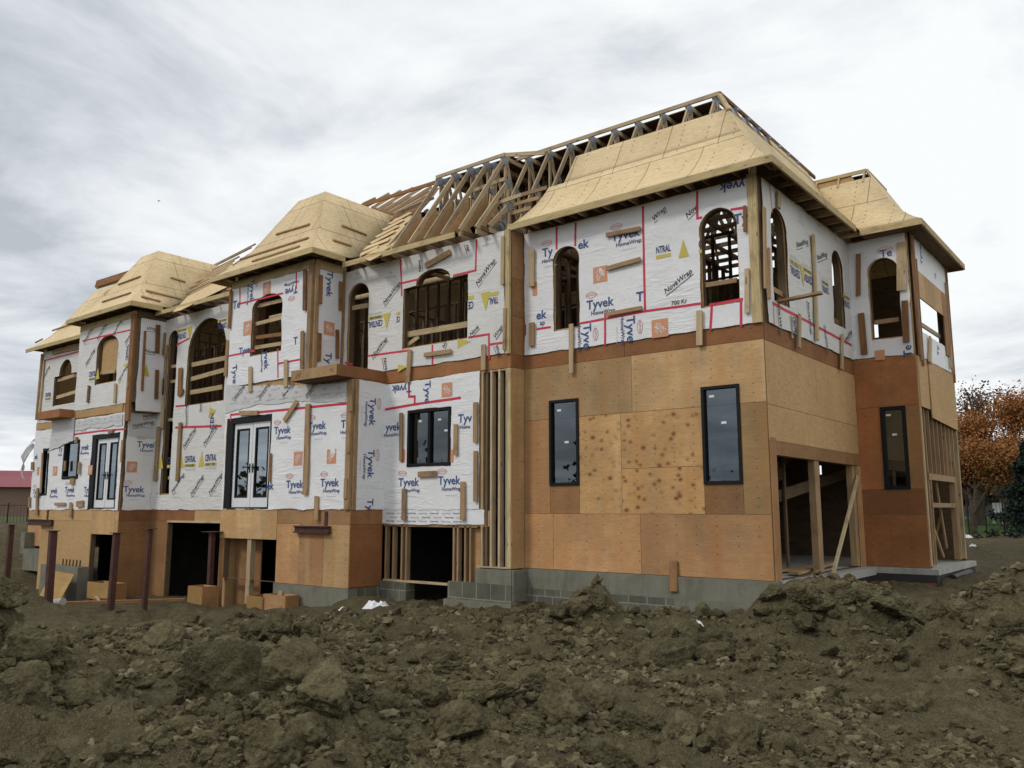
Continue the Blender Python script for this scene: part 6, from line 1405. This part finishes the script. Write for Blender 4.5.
BRK = NT('brown_brick'); br = BRK.n('ShaderNodeTexBrick', i_Scale=3.); BRK.l(BRK.uv(), br.inputs['Vector']); br.inputs['Color1'].default_value = (.24, .15, .11, 1); br.inputs['Color2'].default_value = (.20, .125, .095, 1); br.inputs['Mortar'].default_value = (.22, .17, .14, 1); BM = BRK.out(br.outputs[0], .9, .2)
dv = Vector((RT.x, RT.y)); ang = math.atan2(RT.y, RT.x)
c_ = at_depth(-35, 505, 78); e, x_, y_, o_ = far_house(c_, ang+.25, 20, 10, 2.3, 1.05, BM, RM, 'brown brick building with a red roof far off at the left edge', -.55, 0)
MB().obox(o_-x_*3-y_*.06, x_*1.6, y_*.05, Vector((0, 0, 1.2))).build('window', MT['black'], e)['label'] = 'dark window low in the brick wall'
c2 = at_depth(34, 505, 82); e2, *_ = far_house(c2, ang+.25, 10, 12, 2.3, 1.75, BM, RM, 'second red roofed wing half hidden behind the far corner of the house', -.55, 0.)
a = at_depth(-160, 525, 50); b = at_depth(45, 525, 56); fence(a, b, -.95, 1.25, 9, 'thin dark picket fence on the grass at the left', IRON, .2)
c3 = at_depth(985, 505, 85); far_house(c3, ang-.1, 14, 9, 2.6, 1.2, DK, M_plain('dark_shingle_roof', (.05, .045, .045), .9, 3, .3), 'dark brick house hidden behind the garden trees', -.8, 1.)
# white garden pieces by the spruce
p_ = at_depth(998, 516, 50); z_ = -.6
e = empty('garden_chair', (p_.x, p_.y, z_), 'small white garden chair on the lawn left of the spruce', 'garden chair')
MB().box((p_.x-.25, p_.y-.25, z_+.40), (p_.x+.25, p_.y+.25, z_+.45)).build('seat', MT['white'], e); MB().box((p_.x-.25, p_.y+.2, z_+.45), (p_.x+.25, p_.y+.25, z_+.95)).build('backrest', MT['white'], e)
for sx_ in (-.22, .19):
    for sy_ in (-.22, .19): MB().box((p_.x+sx_, p_.y+sy_, z_-.1), (p_.x+sx_+.04, p_.y+sy_+.04, z_+.40)).build('leg', MT['white'], e)
# bird
p_ = at_depth(159, 201, 60); e = MB(); bx = p_
e.tube(bx-RT*.08, bx+RT*.01, .015, .035, 8); e.tube(bx+RT*.01, bx+RT*.09, .035, .012, 8); 
bird = empty('bird', bx, 'tiny dark bird flying high in the sky at the left', 'bird'); e.build('body', IRON, bird)
for s_ in (-1, 1): MB().face([bx-RT*.05, bx+RT*.06, bx+RT*.0+FW*.14*s_+UP*.03, bx-RT*.05+FW*.12*s_+UP*.03]).build('wing', IRON, bird)
# ================================================================== sky and sun
W = bpy.data.worlds.new('World'); scene.world = W; W.use_nodes = True
t = W.node_tree; N_ = t.nodes; Lk = t.links; bg = N_['Background']
SUN_EL, SUN_AZ = 42., 205.     # azimuth measured from +Y clockwise: behind the camera's left shoulder
sky = N_.new('ShaderNodeTexSky'); sky.sky_type = 'NISHITA'; sky.sun_disc = False; sky.sun_elevation = R(SUN_EL); sky.sun_rotation = R(SUN_AZ)
tc = N_.new('ShaderNodeTexCoord'); sep = N_.new('ShaderNodeSeparateXYZ'); Lk.new(tc.outputs['Generated'], sep.inputs[0])
def mth(op, a, b=None, c=None):
    x = N_.new('ShaderNodeMath'); x.operation = op
    for i, v in enumerate((a, b, c)):
        if v is None: continue
        if isinstance(v, (int, float)): x.inputs[i].default_value = v
        else: Lk.new(v, x.inputs[i])
    return x.outputs[0]
zc = mth('ADD', mth('MAXIMUM', sep.outputs[2], 0.), .16)
cmb = N_.new('ShaderNodeCombineXYZ'); Lk.new(mth('DIVIDE', sep.outputs[0], zc), cmb.inputs[0]); Lk.new(mth('DIVIDE', sep.outputs[1], zc), cmb.inputs[1])
def nz(scale, det, rough, dist, loc):
    mp = N_.new('ShaderNodeMapping'); mp.inputs['Location'].default_value = loc; Lk.new(cmb.outputs[0], mp.inputs['Vector'])
    x = N_.new('ShaderNodeTexNoise'); x.inputs['Scale'].default_value = scale; x.inputs['Detail'].default_value = det; x.inputs['Roughness'].default_value = rough; x.inputs['Distortion'].default_value = dist; Lk.new(mp.outputs[0], x.inputs['Vector']); return x.outputs['Fac']
n1 = nz(.75, 6, .52, .4, (3.1, 1.7, 0)); n2 = nz(1.7, 8, .60, .5, (7.3, 2.2, 0))
dr = RT.normalized()
side = mth('ADD', mth('MULTIPLY', sep.outputs[0], dr.x), mth('MULTIPLY', sep.outputs[1], dr.y))
val = mth('ADD', mth('MULTIPLY_ADD', n1, 1.5, -.70), mth('MULTIPLY_ADD', n2, 1.15, mth('MULTIPLY', side, .30)))
val = mth('ADD', val, mth('MULTIPLY', mth('POWER', mth('SUBTRACT', 1., mth('MAXIMUM', sep.outputs[2], 0.)), 8.), .10))
rp = N_.new('ShaderNodeValToRGB'); Lk.new(val, rp.inputs[0]); el = rp.color_ramp.elements
while len(el) < 4: el.new(.5)
for i, (p_, c_) in enumerate(((.28, (5.0, 5.4, 5.9)), (.43, (6.7, 7.1, 7.6)), (.57, (8.3, 8.65, 9.0)), (.74, (9.6, 9.85, 9.95)))): el[i].position = p_; el[i].color = (*[q/10 for q in c_], 1)
mx = N_.new('ShaderNodeMix'); mx.data_type = 'RGBA'; mx.blend_type = 'MULTIPLY'; mx.inputs[0].default_value = 1.; Lk.new(rp.outputs[0], mx.inputs[6]); mx.inputs[7].default_value = (10, 10, 10, 1)
hole = N_.new('ShaderNodeMapRange'); Lk.new(nz(.8, 5, .5, .4, (9.4, 4.1, 0)), hole.inputs[0]); hole.inputs[1].default_value = .62; hole.inputs[2].default_value = .75; hole.inputs[3].default_value = 0; hole.inputs[4].default_value = .3
m2 = N_.new('ShaderNodeMix'); m2.data_type = 'RGBA'; Lk.new(hole.outputs[0], m2.inputs[0]); Lk.new(mx.outputs[2], m2.inputs[6]); Lk.new(sky.outputs[0], m2.inputs[7])
Lk.new(m2.outputs[2], bg.inputs['Color']); bg.inputs['Strength'].default_value = .10
sl = bpy.data.lights.new('sun', 'SUN'); sl.energy = 1.15; sl.angle = R(11); sl.color = (1., .95, .88); so = bpy.data.objects.new('sun', sl); col.objects.link(so)
el_, az = R(SUN_EL), R(SUN_AZ); sd = Vector((math.sin(az)*math.cos(el_), math.cos(az)*math.cos(el_), math.sin(el_))); so.rotation_euler = sd.to_track_quat('Z', 'Y').to_euler(); so.location = (0, -30, 30)
vs = scene.view_settings; vs.view_transform = 'Standard'; vs.look = 'None'; vs.exposure = 0; vs.gamma = 1; vs.use_curve_mapping = False
scene.cycles.max_bounces = 6; scene.cycles.transparent_max_bounces = 12
